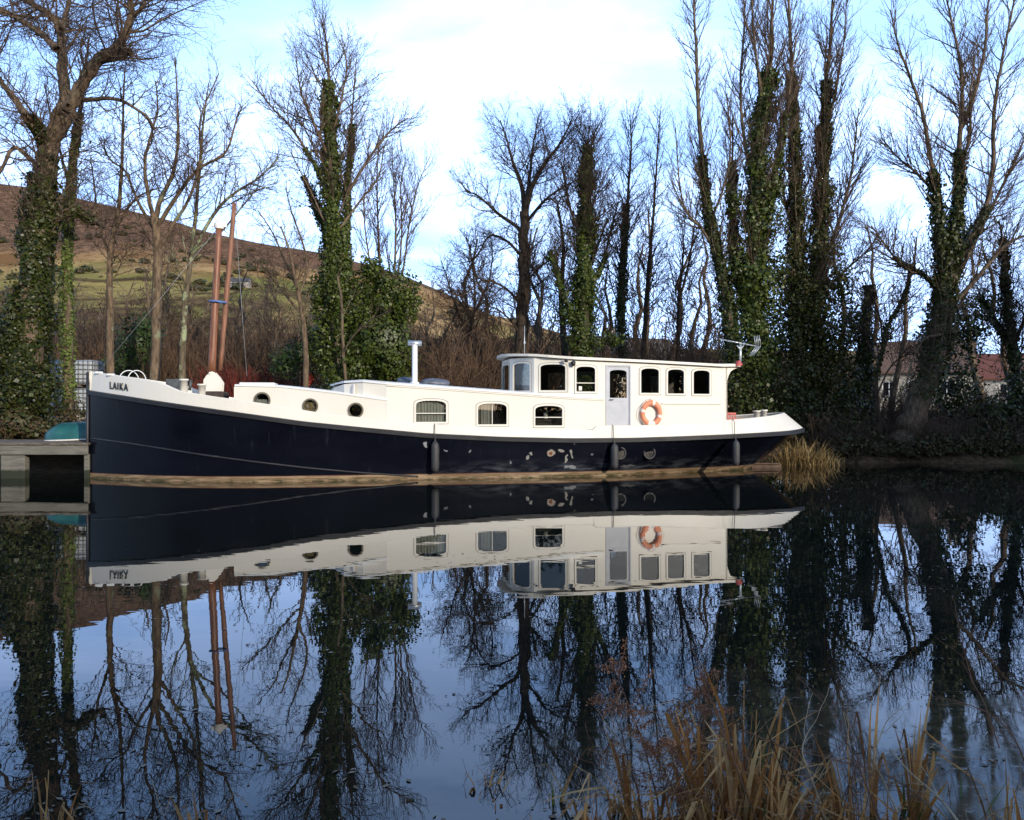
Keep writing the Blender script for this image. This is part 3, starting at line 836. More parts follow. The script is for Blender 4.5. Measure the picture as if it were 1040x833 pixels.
nose_w = lambda s: float(np.interp(s, [6.90, 6.95, 7.05, 7.35, 7.9, S_NOSE], [0.05, 0.45, 0.80, 1.37, 1.77, TC]))
secs = [(s, nose_w(s) + ov, float(zcr(s)) + 0.04) for s in (6.89, 6.93, 7.0, 7.1, 7.35, 7.6, 7.9, 8.2, 8.56)] + [(s, TC + ov, float(zcr(s)) + 0.04) for s in np.linspace(9.0, S_END, 12)]
saloon_roof = roof("saloon_roof", secs, 0.10, 0.055, M['white_clean'], 1.98)
# vents and hatches
hb = MB()
s0, _ = on_plane(lambda s: 0.4, 243, 389); s1, _ = on_plane(lambda s: 0.4, 279, 391)
hb.box((s0, -0.45, float(ztr(s0)) + 0.06), (s1, 0.45, float(ztr(s0)) + 0.155), bev=0.02)
hb.build("roof_hatch", M['white_clean'], barge)
vb = MB(); 
vb.lathe([(0, 0.03), (0.05, 0.03), (0.085, 0.015), (0.09, 0.0)], n=18, M=Matrix.Translation((7.62, -1.60, 2.60)) @ Matrix.Rotation(R(-57), 4, 'Z') @ Matrix.Rotation(R(-90), 4, 'X') @ Matrix.Rotation(R(180), 4, 'X') @ Matrix.Diagonal((1, 1.9, 1, 1)))
vb.build("vent", M['buoy_white'], barge)
gr = MB()
for zt_ in (0.0,):
    for sg in (-1, 1):
        pts = [(s, sg*(TC + 0.012), float(zcr(s)) - 0.055) for s in np.linspace(S_NOSE, S_END, 14)]
        gr.tube(pts, 0.012, 5)
gr.build("roof_moulding", M['white'], barge)

# ---- portholes of the fore cabin and of the hull
for sg in (-1, 1):
    fnT = wall_map((S_TR0, sg*1.50), (8.6, sg*TC), 1 if sg < 0 else -1)
    for i, (p, r) in enumerate(ports):
        c = ((p[0]-S_TR0)*tl, p[1])
        mb = MB(); mb.panel(circ(*c, r), [circ(*c, r*0.80)], 0.03, -0.03, fnT)
        o = mb.build("porthole", simple("dulled_brass", (0.20, 0.17, 0.12), 0.45, metal=0.5, var=0.2) if (i == 0 and sg < 0) else bpy.data.materials["dulled_brass"], barge)
        pb = MB(); pb.panel(circ(*c, r*0.84), [], -0.012, -0.018, fnT); pb.build("pane", M['glass'], o)
        if i < 2:
            cb = MB(); n = 14
            vs = []
            for k in range(n+1):
                u = c[0] - r*0.8 + 1.6*r*k/n; wv = -0.09 - 0.02*math.sin(k*1.7)
                vs += [fnT(u, c[1]-r, wv), fnT(u, c[1]+r*(0.5 if i == 1 else 0.1), wv)]
            cb.add(vs, [(2*k, 2*k+2, 2*k+3, 2*k+1) for k in range(n)], 0, True)
            cb.build("curtain", M['curtain'] if i == 0 else M['reed_cloth'] if 'reed_cloth' in M else M.setdefault('reed_cloth', simple("ochre_curtain", (0.42, 0.30, 0.16), 0.9)), o, fix=False)
for px, py in ((630.5, 460.5), (661.5, 460.3)):
    s, z = side_pt(px, py)
    w = z / float(zs_f(s)); 
    for sg in (-1, 1):
        Y0 = hull_b(s, z)
        Mx = Matrix.Translation((s, sg*(Y0 - 0.005), z)) @ Matrix.Rotation(R(90*(1 if sg < 0 else -1)), 4, 'X')
        mb = MB(); mb.lathe([(0.15, -0.03), (0.15, 0.045), (0.185, 0.05), (0.205, 0.03), (0.205, -0.03)], n=24, M=Mx)
        o = mb.build("porthole", M['strake'], barge)
        pb = MB(); pb.lathe([(0, 0.022), (0.155, 0.022)], n=24, M=Mx); pb.build("pane", glass_dark if 'glass_dark' in globals() else globals().setdefault('glass_dark', simple("dark_port_glass", (0.012, 0.012, 0.014), 0.06, var=0.1, spec=0.6)), o)

# ---- saloon windows
for sg in (-1, 1):
    fnC = wall_map((S_NOSE, sg*TC), (S_END, sg*TC), 1 if sg < 0 else -1)
    for cx, cz, w, h, bar, cur in WIN:
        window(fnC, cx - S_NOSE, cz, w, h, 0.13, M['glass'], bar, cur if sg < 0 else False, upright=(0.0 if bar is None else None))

# ---- wheelhouse
S_W0 = on_plane(wh_f, 578.5, 400)[0]
S_W1 = on_plane(wh_f, 738.5, 400)[0]
wht = lambda s: float(zwr(s))
WN = [(S_W0, -TWH), (13.02, -1.50), (12.42, -0.72), (12.42, 0.72), (13.02, 1.50), (S_W0, TWH)]
wh = MB()
WW = []
for pa, pb_, bar in (((585.3, 372.3), (604.3, 397.8), -0.12), ((651.0, 374.2), (669.0, 399.2), None), ((678.2, 375.2), (694.5, 399.8), None), ((704.3, 376.2), (720.5, 400.2), None)):
    s0, zt_ = on_plane(wh_f, *pa); s1, zb_ = on_plane(wh_f, *pb_)
    WW.append(((s0+s1)/2, (zt_+zb_)/2, s1-s0, zt_-zb_, bar))
d0, dzt = on_plane(wh_f, 616.2, 371.3); d1, _ = on_plane(wh_f, 639.8, 371.3)
dzb = float(zs_f(d0)) + 0.06
DR = ((d0+d1)/2, (dzt+dzb)/2, d1-d0, dzt-dzb)
zb_wh = lambda s: float(zs_f(s)) - 0.01
for sg in (-1, 1):
    fnW = wall_map((S_W0, sg*TWH), (S_W1, sg*TWH), 1 if sg < 0 else -1)
    out = side_outline(S_W0, S_W1, zb_wh, wht)
    holes = [arch(c[0]-S_W0, c[1], c[2], c[3], 0.10) for c in WW]
    c = DR
    holes.append([(c[0]-S_W0-c[2]/2, c[1]-c[3]/2), (c[0]-S_W0+c[2]/2, c[1]-c[3]/2), (c[0]-S_W0+c[2]/2, c[1]+c[3]/2), (c[0]-S_W0-c[2]/2, c[1]+c[3]/2)])
    wh.panel(out, holes, 0, -0.05, fnW, 0, 1, 0)
facet_win = []
for (a, b), (m0, m1, zlo, zhi) in zip(zip(WN[:-1], WN[1:]), (((0.13), 0.20, 398.5, 370.8), (0.16, 0.16, 398.3, 371.5), (0.10, 0.10, 398, 371.5), (0.16, 0.16, 398.3, 371.5), (0.20, 0.13, 398.5, 370.8))):
    L_ = math.hypot(b[0]-a[0], b[1]-a[1])
    zc = 2.58; zt2 = min(wht(a[0]), wht(b[0])) - 0.16
    zc0 = 2.60
    win = (L_/2 + (m0-m1)/2, (zt2 + zc0)/2, L_ - m0 - m1, zt2 - zc0)
    fn = wall_map(a, b, -1)
    wh.panel([(0, 2.2), (L_, 2.2), (L_, wht(b[0])), (0, wht(a[0]))], [arch(*win, 0.10)], 0, -0.05, fn, 0, 1, 0)
    facet_win.append((fn, win))
fnR = wall_map((S_W1, TWH), (S_W1, -TWH), 1)
wh.panel([(0, 1.2), (2*TWH, 1.2), (2*TWH, wht(S_W1)), (0, wht(S_W1))], [arch(0.75, 2.85, 0.55, 0.7, 0.1), arch(2*TWH-0.75, 2.85, 0.55, 0.7, 0.1)], 0, -0.05, wall_map((S_W1, TWH), (S_W1, -TWH), 1) if False else wall_map((S_W1, -TWH), (S_W1, TWH), 1), 0, 1, 0)
wheelhouse = wh.build("wheelhouse", [M['white'], M['lining']], barge)
for sg in (-1, 1):
    fnW = wall_map((S_W0, sg*TWH), (S_W1, sg*TWH), 1 if sg < 0 else -1)
    for k, (cx, cz, w, h, bar) in enumerate(WW):
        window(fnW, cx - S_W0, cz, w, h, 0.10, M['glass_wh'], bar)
    # door
    cx, cz, w, h = DR[0]-S_W0, DR[1], DR[2], DR[3]
    pw, ph = w - 0.20, 0.86
    pzc = cz + h/2 - 0.13 - ph/2
    mb = MB()
    mb.panel([(cx-w/2+.004, cz-h/2+.004), (cx+w/2-.004, cz-h/2+.004), (cx+w/2-.004, cz+h/2-.004), (cx-w/2+.004, cz+h/2-.004)], [arch(cx, pzc, pw, ph, 0.09)], -0.012, -0.045, fnW)
    # raised door frame
    mb.panel([(cx-w/2-.03, cz-h/2), (cx-w/2+.02, cz-h/2), (cx-w/2+.02, cz+h/2-.03), (cx+w/2-.02, cz+h/2-.03), (cx+w/2-.02, cz-h/2), (cx+w/2+.03, cz-h/2), (cx+w/2+.03, cz+h/2+.03), (cx-w/2-.03, cz+h/2+.03)], [], 0.02, 0.003, fnW)
    mb.panel([(cx-w/2+.03, pzc-ph/2-.11), (cx+w/2-.03, pzc-ph/2-.11), (cx+w/2-.03, pzc-ph/2-.09), (cx-w/2+.03, pzc-ph/2-.09)], [], -0.004, -0.0115, fnW)
    door = mb.build("door", M['grey_door'], barge)
    pb = MB(); pb.panel(arch(cx, pzc, pw+.02, ph+.02, 0.09), [], -0.03, -0.036, fnW); pb.build("pane", M['glass_wh'], door)
    hb = MB(); a_ = fnW(cx-w/2+.09, pzc-ph/2-.06, 0.0); b_ = fnW(cx-w/2+.09, pzc-ph/2-.06, 0.03); c_ = fnW(cx-w/2+.21, pzc-ph/2-.06, 0.03)
    hb.tube([a_, b_, c_], 0.012, 6); hb.build("handle", M['black'], door)
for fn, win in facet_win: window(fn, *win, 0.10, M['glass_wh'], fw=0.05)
wi = MB()
wi.box((13.2, -1.75, 1.32), (S_W1-.08, 1.75, 1.36)); wi.box((13.05, -1.25, 2.40), (13.75, 1.25, 2.62), bev=0.03)
wi.box((17.3, 0.5, 1.36), (18.8, 1.70, 1.85), bev=0.04); wi.box((15.6, 1.2, 1.36), (16.5, 1.7, 2.5), bev=0.02)
wi.build("wheelhouse_interior", M['lining'], barge)
hw = MB()
cyc = [(13.95, 0.36*math.cos(g), 2.45 + 0.36*math.sin(g)) for g in np.linspace(0, 2*math.pi, 25)[:-1]]
hw.tube(cyc, 0.022, 6, closed=True)
for k in range(4):
    g = k*math.pi/4
    hw.tube([(13.95, -0.45*math.cos(g), 2.45-0.45*math.sin(g)), (13.95, 0.45*math.cos(g), 2.45+0.45*math.sin(g))], 0.014, 6)
hw.build("steering_wheel", M['mast'], barge)
# wheelhouse roof
SR = on_plane(lambda s: TWH + 0.12, 752, 371)[0]
rw = lambda s: float(np.interp(s, [12.20, 12.23, 12.3, 12.5, 12.85, 13.4, S_W0+0.1], [0.4, 0.62, 0.86, 1.15, 1.50, 1.80, TWH+0.12]))
secs = [(s, rw(s), float(zwr(s)) + 0.065) for s in (12.2, 12.23, 12.3, 12.4, 12.6, 12.85, 13.1, 13.4, 13.7, S_W0+0.1)] + [(s, TWH+0.12, float(zwr(s)) + 0.065) for s in np.linspace(S_W0+0.5, SR, 10)]
roof("wheelhouse_roof", secs, 0.10, 0.075, M['white'], 1.97)
for t in (-TWH+0.03, TWH-0.03):
    br = MB()
    prof = [(S_W1+.003, 0), (S_W1+0.40, 0), (S_W1+0.24, -0.05), (S_W1+0.12, -0.13), (S_W1+0.05, -0.26), (S_W1+.003, -0.42)]
    zt_ = float(zwr(S_W1)) - 0.02
    br.panel([(s, zt_ + z) for s, z in prof], [], t-0.03, t+0.03, lambda u, v, w: (u, w, v))
    br.build("roof_bracket", M['white'], barge)
rl = MB(); s0, z0 = on_plane(wh_f, 672, 409.8); s1, z1 = on_plane(wh_f, 732, 410.2)
rl.box((s0, -TWH-0.035, z0-0.02), (s1, -TWH-0.002, z0+0.02)); rl.build("hand_rail", M['white'], barge)
lp = MB(); s0, z0 = on_plane(wh_f, 581.5, 369); 
lp.lathe([(0, -.09), (0.05, -.09), (0.07, -.03), (0.07, 0.05), (0.0, 0.07)], (s0, -TWH-0.09, z0), 12); lp.box((s0-.02, -TWH-0.06, z0-.02), (s0+.02, -TWH, z0+.02))
lp.build("deck_lamp", M['black'], barge); lp = MB()
s0, z0 = on_plane(wh_f, 574.0, 366.2); lp.lathe([(0, -.06), (0.05, -.06), (0.06, 0.03), (0, 0.05)], (s0, -TWH-0.12, z0), 12)
lp.build("deck_lamp", M['black'], barge)
nt_ = MB(); s0, z0 = on_plane(wh_f, 588, 395); nt_.panel([(s0-S_W0, z0-.05), (s0-S_W0+.10, z0-.05), (s0-S_W0+.10, z0+.08), (s0-S_W0, z0+.08)], [], -0.020, -0.028, wall_map((S_W0, -TWH), (S_W1, -TWH), 1))
nt_.build("window_notice", M['buoy_white'], barge)
nl = MB(); nl.tube([(SR-.02, -TWH-.02, 3.36), (SR-.02, -TWH-.02, 3.56)], 0.07, 10); nl.tube([(SR-.16, -TWH-.10, 3.41), (SR+.06, -TWH-.10, 3.45)], 0.045, 8)
nl.build("stern_light", M['red_metal'], barge)

# ---- chimney, antenna, whip aerial
cs, cz = on_plane(lambda s: 0.5, 421.2, 392)
_, ctop = on_plane(lambda s: 0.5, 421.2, 350)
ch = MB(); ch.lathe([(0.085, float(zcr(cs)) + 0.02), (0.085, ctop), (0.0, ctop)], (cs, -0.5, 0), 18); ch.lathe([(0.14, float(zcr(cs)) + .10), (0.14, float(zcr(cs)) + .16), (0.085, float(zcr(cs)) + .19)], (cs, -0.5, 0), 18)
chim = ch.build("chimney", M['white_clean'], barge)
cc = MB(); cc.tube([(cs-0.21, -0.5, ctop+0.05), (cs+0.21, -0.5, ctop+0.03)], 0.085, 14); cc.build("chimney_cap", M['steel'], chim)
ant = MB(); a0, _ = on_plane(lambda s: 1.2, 752, 370)
_, az = on_plane(lambda s: 1.2, 752, 351)
ant.tube([(a0, -1.2, 3.42), (a0, -1.2, az+.05)], 0.035, 8); ant.tube([(a0-.12, -1.2, az+.0), (a0, -1.2, az-0.13), (a0+.12, -1.2, az+.02)], 0.025, 6)
antenna = ant.build("tv_aerial", M['alu'], barge)
bm_ = MB()
p0 = on_plane(lambda s: 1.2, 731, 344.5); p1 = on_plane(lambda s: 1.2, 769, 352)
bm_.tube([(p0[0], -1.2, p0[1]), (p1[0], -1.2, p1[1])], 0.022, 6)
for k in range(11):
    f = k/10; s_ = p0[0] + f*(p1[0]-p0[0]); z_ = p0[1] + f*(p1[1]-p0[1])
    bm_.tube([(s_-.05, -1.2-.16, z_-.01), (s_+.05, -1.2+.16, z_+.03)], 0.010, 5)
for (a, b) in (((768.5, 341), (770, 352)), ((770, 352), (763, 361.5))):
    q0 = on_plane(lambda s: 1.2, *a); q1 = on_plane(lambda s: 1.2, *b)
    for dt in (-.16, -.05, .05, .16): bm_.tube([(q0[0], -1.2+dt, q0[1]), (q1[0], -1.2+dt, q1[1])], 0.010, 5)
bm_.build("aerial_boom", M['alu'], antenna)
wp = MB(); w0, wz0 = on_plane(lambda s: 0.2, 532.7, 361.5); _, wz1 = on_plane(lambda s: 0.2, 532.7, 331)
wp.tube([(w0, -0.2, 3.65), (w0, -0.2, wz1)], 0.011, 5); wp.tube([(w0, -.2, wz0+.38), (w0, -.2, wz0+.46)], 0.03, 8); wp.build("whip_aerial", M['alu'], barge)

# ---- mast, spar, rigging
cl = lambda s: 0.0
m0 = on_plane(cl, 214.7, 381); m1 = on_plane(cl, 222.6, 230)
mm = MB()
n = 10
mm.tube([(m0[0] + (m1[0]-m0[0])*k/n, 0, m0[1] + (m1[1]-m0[1])*k/n) for k in range(n+1)], [0.118 - 0.030*(k/n) for k in range(n+1)], 14)
mast = mm.build("mast", M['mast'], barge)
mc = MB(); mc.lathe([(0.0, 0.20), (0.06, 0.20), (0.09, 0.12), (0.14, 0.10), (0.14, -0.02), (0.12, -0.08)], (m1[0], 0, m1[1]), 14); mc.box((m1[0]-.22, -.03, m1[1]-.02), (m1[0]+.22, .03, m1[1]+.08)); mc.build("mast_cap", M['buoy_white'], mast)
g0 = on_plane(cl, 219.0, 376); g1 = on_plane(cl, 237.2, 205)
sp_ = MB(); sp_.tube([(g0[0]+.1 + (g1[0]-g0[0]-.1)*k/n, 0.16, g0[1] + (g1[1]-g0[1])*k/n) for k in range(n+1)], [0.06 + 0.02*math.sin(k*math.pi/n) for k in range(n+1)], 10)
sp_.build("spar", M['spar'], barge)
bt = MB(); t0 = on_plane(cl, 218.6, 306.5); t1 = on_plane(cl, 226.3, 306.5)
bt.tube([(t0[0]-.14, -.12, t0[1]), (t0[0]+.05, -.17, t0[1]), (t1[0]+.08, .0, t1[1]-.02), (t1[0]+.08, .25, t1[1]), (t0[0]+.0, .22, t1[1]), (t0[0]-.15, .05, t1[1])], 0.032, 7, closed=True)
bt.build("lashing", M['blue_cord'], mast)
rg = MB()
def wire_to(a, b, r=0.006):
    mid = (Vector(a) + Vector(b)) / 2 - Vector((0, 0, 0.05)); rg.tube([a, mid, b], r, 5)
wire_to((0.25, 0, 3.1), (m1[0], 0, m1[1]))
e = on_plane(cl, 252.3, 381); wire_to((e[0], -0.3, e[1]-.05), (g1[0], 0.16, g1[1]-0.1))
wire_to((m1[0], 0, m1[1]), (5.6, -1.9, 2.0), 0.006) if False else None
rg.build("rigging", M['wire'], barge)
tb = MB()
prof = [on_plane(cl, *p) for p in ((207.5, 404), (208, 386), (211, 381.5), (216, 377.5), (219, 378.5), (223, 383), (227, 389), (226, 404))]
for t in (-0.16, 0.12): tb.panel(prof, [], t-0.02, t+0.02, lambda u, v, w: (u, w, v))
tb.tube([(m0[0], -0.22, m0[1]+.05), (m0[0], 0.18, m0[1]+.05)], 0.035, 10)
tb.build("tabernacle", M['white'], barge)
fw = MB(); a = on_plane(lambda s: 0.5, 209, 402); b = on_plane(lambda s: .5, 228, 402)
fw.box((a[0], -0.7, a[1]-.12), (b[0], 0.3, a[1]+.13), bev=0.05); fw.build("mast_pocket", simple("tarred_timber", (0.05, 0.035, 0.028), 0.8), barge)
wl = MB(); w_, wz = on_plane(cl, 179, 392); zd = float(zs_f(w_)) + .05
wl.tube([(w_, -0.5, zd+.45), (w_, .5, zd+.45)], 0.16, 12); wl.box((w_-.2, -.38, zd), (w_+.2, -.30, zd+.62)); wl.box((w_-.2, .30, zd), (w_+.2, .38, zd+.62))
wl.tube([(w_+.3, .35, zd+.3), (w_+.34, .35, zd+.62)], 0.05, 8)
wl.build("windlass", simple("grey_windlass_paint", (0.07, 0.075, 0.08), 0.5, var=0.3), barge)
hp = MB()
for px, w2 in ((131, 0.24), (139, 0.22)):
    c0 = on_plane(lambda s: float(HB(s)) * 0.35, px, 384)
    t0 = -0.35*float(HB(c0[0]))
    pts = [(c0[0] + w2*math.cos(g), t0 + 0.10*math.cos(g), c0[1] - .08 + 0.30*math.sin(g)) for g in np.linspace(-0.2, math.pi+.2, 16)]
    hp.tube(pts, 0.014, 7)
hp.build("bow_hoop", M['white_clean'], barge)
for (px, pt, pb_, tf) in ((186.8, 385, 400, lambda s: float(HB(s)) - .22), (205.0, 390, 404, lambda s: float(HB(s)) - .22), (768.5, 417.0, 430, lambda s: float(HB(s)) - 1.0), (775.8, 416.2, 430, lambda s: float(HB(s)) - 0.95)):
    s, zt_ = on_plane(tf, px, pt)
    zb_ = float(zs_f(s)) + 0.0
    mb = MB(); w = 0.115
    mb.lathe([(0.10, zb_), (0.10, zt_-.05), (0.125, zt_-.05), (0.125, zt_), (0, zt_)], (s, -float(tf(s)), 0), 14)
    mb.build("bollard", M['white'], barge)
# low cleats along the foredeck cap
for px, py in ((100, 379.5), (112, 381.6)):
    clm = MB()
    s, z = side_pt(px, py); clm.box((s-.10, -float(HB(s))+.0, z), (s+.10, -float(HB(s))+.10, z+.06), bev=0.015)
    clm.build("fairlead", M['white_clean'], barge)

# ---- name on the bow
cu = bpy.data.curves.new("lettering", 'FONT'); cu.body = "LAIKA"; cu.size = 1.0; cu.extrude = 0.004; cu.offset = 0.012; cu.space_character = 1.28
tmp = bpy.data.objects.new("tmp_text", cu); COL.objects.link(tmp)
bpy.context.view_layer.update()
dg = bpy.context.evaluated_depsgraph_get()
lme = bpy.data.meshes.new_from_object(tmp.evaluated_get(dg))
bpy.data.objects.remove(tmp)
co = np.zeros(len(lme.vertices)*3); lme.vertices.foreach_get("co", co); co = co.reshape(-1, 3)
co[:, 0] -= co[:, 0].min(); wtxt = co[:, 0].max(); htxt = co[:, 1].max()
bw_f = lambda s: float(HB(s))
pl = on_plane(bw_f, 112.0, 394.6); pr = on_plane(bw_f, 130.3, 397.0); pt = on_plane(bw_f, 112.3, 387.6)
A = Vector((pl[0], -bw_f(pl[0]), pl[1])); B = Vector((pr[0], -bw_f(pr[0]), pr[1]))
ux = (B - A); Lx = ux.length; ux.normalize()
out_n = ux.cross(Vector((0, 0, 1))).normalized()
hz = pt[1] - pl[1]
newco = []
for x, y, z in co:
    P = A + ux*(x/wtxt*Lx) + Vector((0, 0, 1))*(y/htxt*hz) 
    s_ = P.x; P.y = -bw_f(s_); newco.append(P + out_n*(0.012 + z*2))
lme.vertices.foreach_set("co", np.array([tuple(p) for p in newco], dtype=np.float32).ravel()); lme.update()
link("lettering", lme, M['letters'], barge)

# ---- things that hang on or stand on the barge
def bworld(s, t, z): return Vector((BX + ca*s - sa*t, BY + sa*s + ca*t, z))
for (px, pt, pb_, lab, stand) in ((441.5, 447.5, 479.5, "grey fender hanging below the barred arched cabin window", 0.0), (622.6, 450, 476.5, "grey fender hanging below the grey wheelhouse door", 0.0), (745.3, 446.5, 473, "slim grey fender hanging near the stern, below the red bench", 0.0)):
    s, zt_ = side_pt(px, pt); _, zb_ = side_pt(px, pb_)
    w = 0.5*(zt_+zb_)/float(zs_f(s))
    hbw = float(HB(s))
    f = empty("fender", bworld(s, -hbw - 0.13, zb_), BA)
    tag(f, lab, "fender", "fenders hanging along the hull")
    h = zt_ - zb_; r = 0.118
    mb = MB(); mb.lathe([(0, 0), (r*.5, 0.015), (r*.85, 0.06), (r, 0.14), (r, h-.18), (r*.85, h-.09), (r*.45, h-.03), (0.03, h-.02), (0.03, h+.03), (0, h+.03)], n=18); mb.build("fender_body", M['fender'], f)
    zc_ = float(zt_f(s)) - zb_
    mb = MB(); mb.tube([(0, 0, h), (0, 0.06, h+.10), (0, 0.115, zc_ - .01), (0, 0.21, zc_ + .03)], 0.011, 6); mb.build("rope", M['rope'], f)

s, z = on_plane(lambda s: TWH + .06, 661.2, 420.0)
lb = empty("lifebuoy", bworld(s, -TWH - 0.075, z), BA)
tag(lb, "faded orange lifebuoy with white bands hanging on the wheelhouse wall", "lifebuoy")
n, k = 48, 12; vs = []
for i in range(n):
    g = 2*math.pi*i/n
    for j in range(k):
        h = 2*math.pi*j/k; rr = 0.30 + 0.082*math.cos(h)
        vs.append((rr*math.cos(g)*0.94, 0.06*math.sin(h), rr*math.sin(g)*1.08))
mb = MB()
for i in range(n):
    a = (i + 3) % 12
    mi = 1 if a in (0, 1) or 20 <= i <= 27 and i % 2 == 99 else 0
    if 31 <= i <= 41: mi = 1 if i % 5 < 4 and 33 <= i <= 39 else mi
    mb.add([vs[(i % n)*k+j] for j in range(k)] + [vs[((i+1) % n)*k+j] for j in range(k)], [(j, (j+1) % k, k+(j+1) % k, k+j) for j in range(k)], mi, True)
mb.build("ring", [M['orange'], M['buoy_white']], lb, fix=True)
rp = MB(); rp.tube([(0.42*math.cos(g)*.94*(1+.06*math.cos(4*g)), -.02, 0.42*math.sin(g)*1.06*(1+.06*math.cos(4*g))) for g in np.linspace(0, 2*math.pi, 33)[:-1]], 0.010, 5, closed=True)
rp.build("grab_line", M['buoy_white'], lb)

s0, z0 = on_plane(lambda s: 1.1, 741, 419.5); s1, _ = on_plane(lambda s: 1.1, 755, 419.5)
bn = empty("garden_bench", bworld((s0+s1)/2, -0.6, float(zs_f(s0)) + 0.07), BA)
tag(bn, "small red slatted bench on the aft deck behind the wheelhouse", "bench")
hgt = z0 - float(zs_f(s0)) - .07; hw_ = (s1-s0)/2 + .05
mb = MB()
for k in range(5): mb.box((-hw_, -.45 + k*.11, hgt*.62), (hw_, -.37 + k*.11, hgt*.62+.03))
mb.build("seat", M['red_metal'], bn)
mb = MB(); mb.box((-hw_, .1, hgt-.05), (hw_, .13, hgt+.01))
for k in range(7): x_ = -hw_ + (2*hw_-.04)*k/6; mb.box((x_, .105, hgt*.62+.03), (x_+.04, .125, hgt-.05))
mb.build("backrest", M['red_metal'], bn)
for x_ in (-hw_+.02, hw_-.06):
    for y_ in (-.44, .09):
        mb = MB(); mb.box((x_, y_, 0), (x_+.04, y_+.04, hgt*.62)); mb.build("leg", M['red_metal'], bn)

def lumpy(name, c, dims, mat, seed, amp=0.35, nu_=20, nv=12, parent=None):
    rg_ = random.Random(seed); ph = [(rg_.uniform(0, 6.3), rg_.uniform(1, 4), rg_.uniform(1, 4)) for _ in range(5)]
    mb = MB(); vs = []
    for i in range(nv+1):
        la = math.pi*i/nv
        for j in range(nu_):
            lo = 2*math.pi*j/nu_
            q_ = 1 + amp*sum(math.sin(a*lo + b*la + p) for p, a, b in [(p, round(a), b) for p, a, b in ph])/5
            vs.append((c[0] + dims[0]*q_*math.sin(la)*math.cos(lo), c[1] + dims[1]*q_*math.sin(la)*math.sin(lo), max(c[2], c[2] + dims[2]*q_*(math.cos(la)*.6+.4))))
    mb.add(vs, [(i*nu_+j, (i+1)*nu_+j, (i+1)*nu_+(j+1) % nu_, i*nu_+(j+1) % nu_) for i in range(nv) for j in range(nu_)], 0, True)
    return mb.build(name, mat, parent, fix=True)
for px0, px1, ph_, sd, lab in ((404, 420, 383.5, 3, "dark covered bundle on the saloon roof left of the white chimney"), (425, 456, 385.0, 8, "long crumpled grey sheet bundle on the saloon roof right of the white chimney")):
    s0, _ = on_plane(lambda s: -0.3, px0, 390); s1, z1 = on_plane(lambda s: -0.3, px1, ph_)
    zr = float(zcr((s0+s1)/2)) + 0.125
    o = lumpy("tarpaulin_bundle", (0, 0, 0), ((s1-s0)/2, 0.42, max(.12, z1 - zr)), M['tarp'], sd)
    o.location = bworld((s0+s1)/2, 0.3, zr); o.rotation_euler = (0, 0, BA)
    tag(o, lab, "bundle", "bundles on the saloon roof")

# ------------------------------------------------------------------ growing trees
def build_tubes(name, tubes, mat, parent=None, smooth=True):
    """tubes: list of (points, radii, sides); one mesh, vectorised by shape"""
    groups = {}
    for p, r, n in tubes: groups.setdefault((len(p), n), []).append((p, r))
    Vs, Fs, base = [], [], 0
    for (k, n), L in groups.items():
        P = np.array([a for a, _ in L], dtype=float); Rr = np.array([b for _, b in L], dtype=float)
        m = len(L)
        T = np.empty_like(P); T[:, 1:-1] = P[:, 2:] - P[:, :-2]; T[:, 0] = P[:, 1] - P[:, 0]; T[:, -1] = P[:, -1] - P[:, -2]
        T /= np.maximum(np.linalg.norm(T, axis=2, keepdims=True), 1e-9)
        D = P[:, -1] - P[:, 0]; D /= np.maximum(np.linalg.norm(D, axis=1, keepdims=True), 1e-9)
        ref = np.where(np.abs(D[:, 2:3]) < 0.8, np.array([[0, 0, 1.0]]), np.array([[1.0, 0, 0]]))[:, None, :]
        U = ref - T * (T * ref).sum(2, keepdims=True); U /= np.maximum(np.linalg.norm(U, axis=2, keepdims=True), 1e-9)
        Wv = np.cross(T, U)
        g = np.arange(n) * 2 * math.pi / n
        ringv = P[:, :, None, :] + Rr[:, :, None, None] * (U[:, :, None, :] * np.cos(g)[None, None, :, None] + Wv[:, :, None, :] * np.sin(g)[None, None, :, None])
        Vs.append(ringv.reshape(-1, 3))
        a = np.arange(m)[:, None, None] * k * n + np.arange(k - 1)[None, :, None] * n
        i0 = a + np.arange(n)[None, None, :]; i1 = a + ((np.arange(n) + 1) % n)[None, None, :]
        Fs.append((base + np.stack([i0, i1, i1 + n, i0 + n], -1)).reshape(-1, 4))
        base += m * k * n
    me = raw_mesh(name, np.concatenate(Vs), [np.concatenate(Fs)])
    return link(name, me, mat, parent, smooth)

def vnorm(x, y, z):
    l = math.sqrt(x*x + y*y + z*z) or 1.0
    return x/l, y/l, z/l

def grow(out, rng, p, d, L, r, lvl, P):
    n = P['seg'][min(lvl, len(P['seg']) - 1)]
    wig, up = P['wig'], P['up'][min(lvl, len(P['up']) - 1)]
    pts, rad = [p], [r]
    x, y, z = p; dx, dy, dz = d
    st = L / n
    rmin = P['rmin']
    for i in range(n):
        dx, dy, dz = vnorm(dx + rng.gauss(0, wig), dy + rng.gauss(0, wig), dz + rng.gauss(0, wig) + up)
        x += dx*st; y += dy*st; z += dz*st
        pts.append((x, y, z)); rad.append(max(rmin, r * (1 - 0.85*(i+1)/n)))
    out.setdefault(lvl, []).append((pts, rad, 5 if lvl <= 1 else (4 if lvl == 2 else 3)))
    if lvl < P['max']: spawn(out, rng, pts, rad, lvl + 1, P, L)

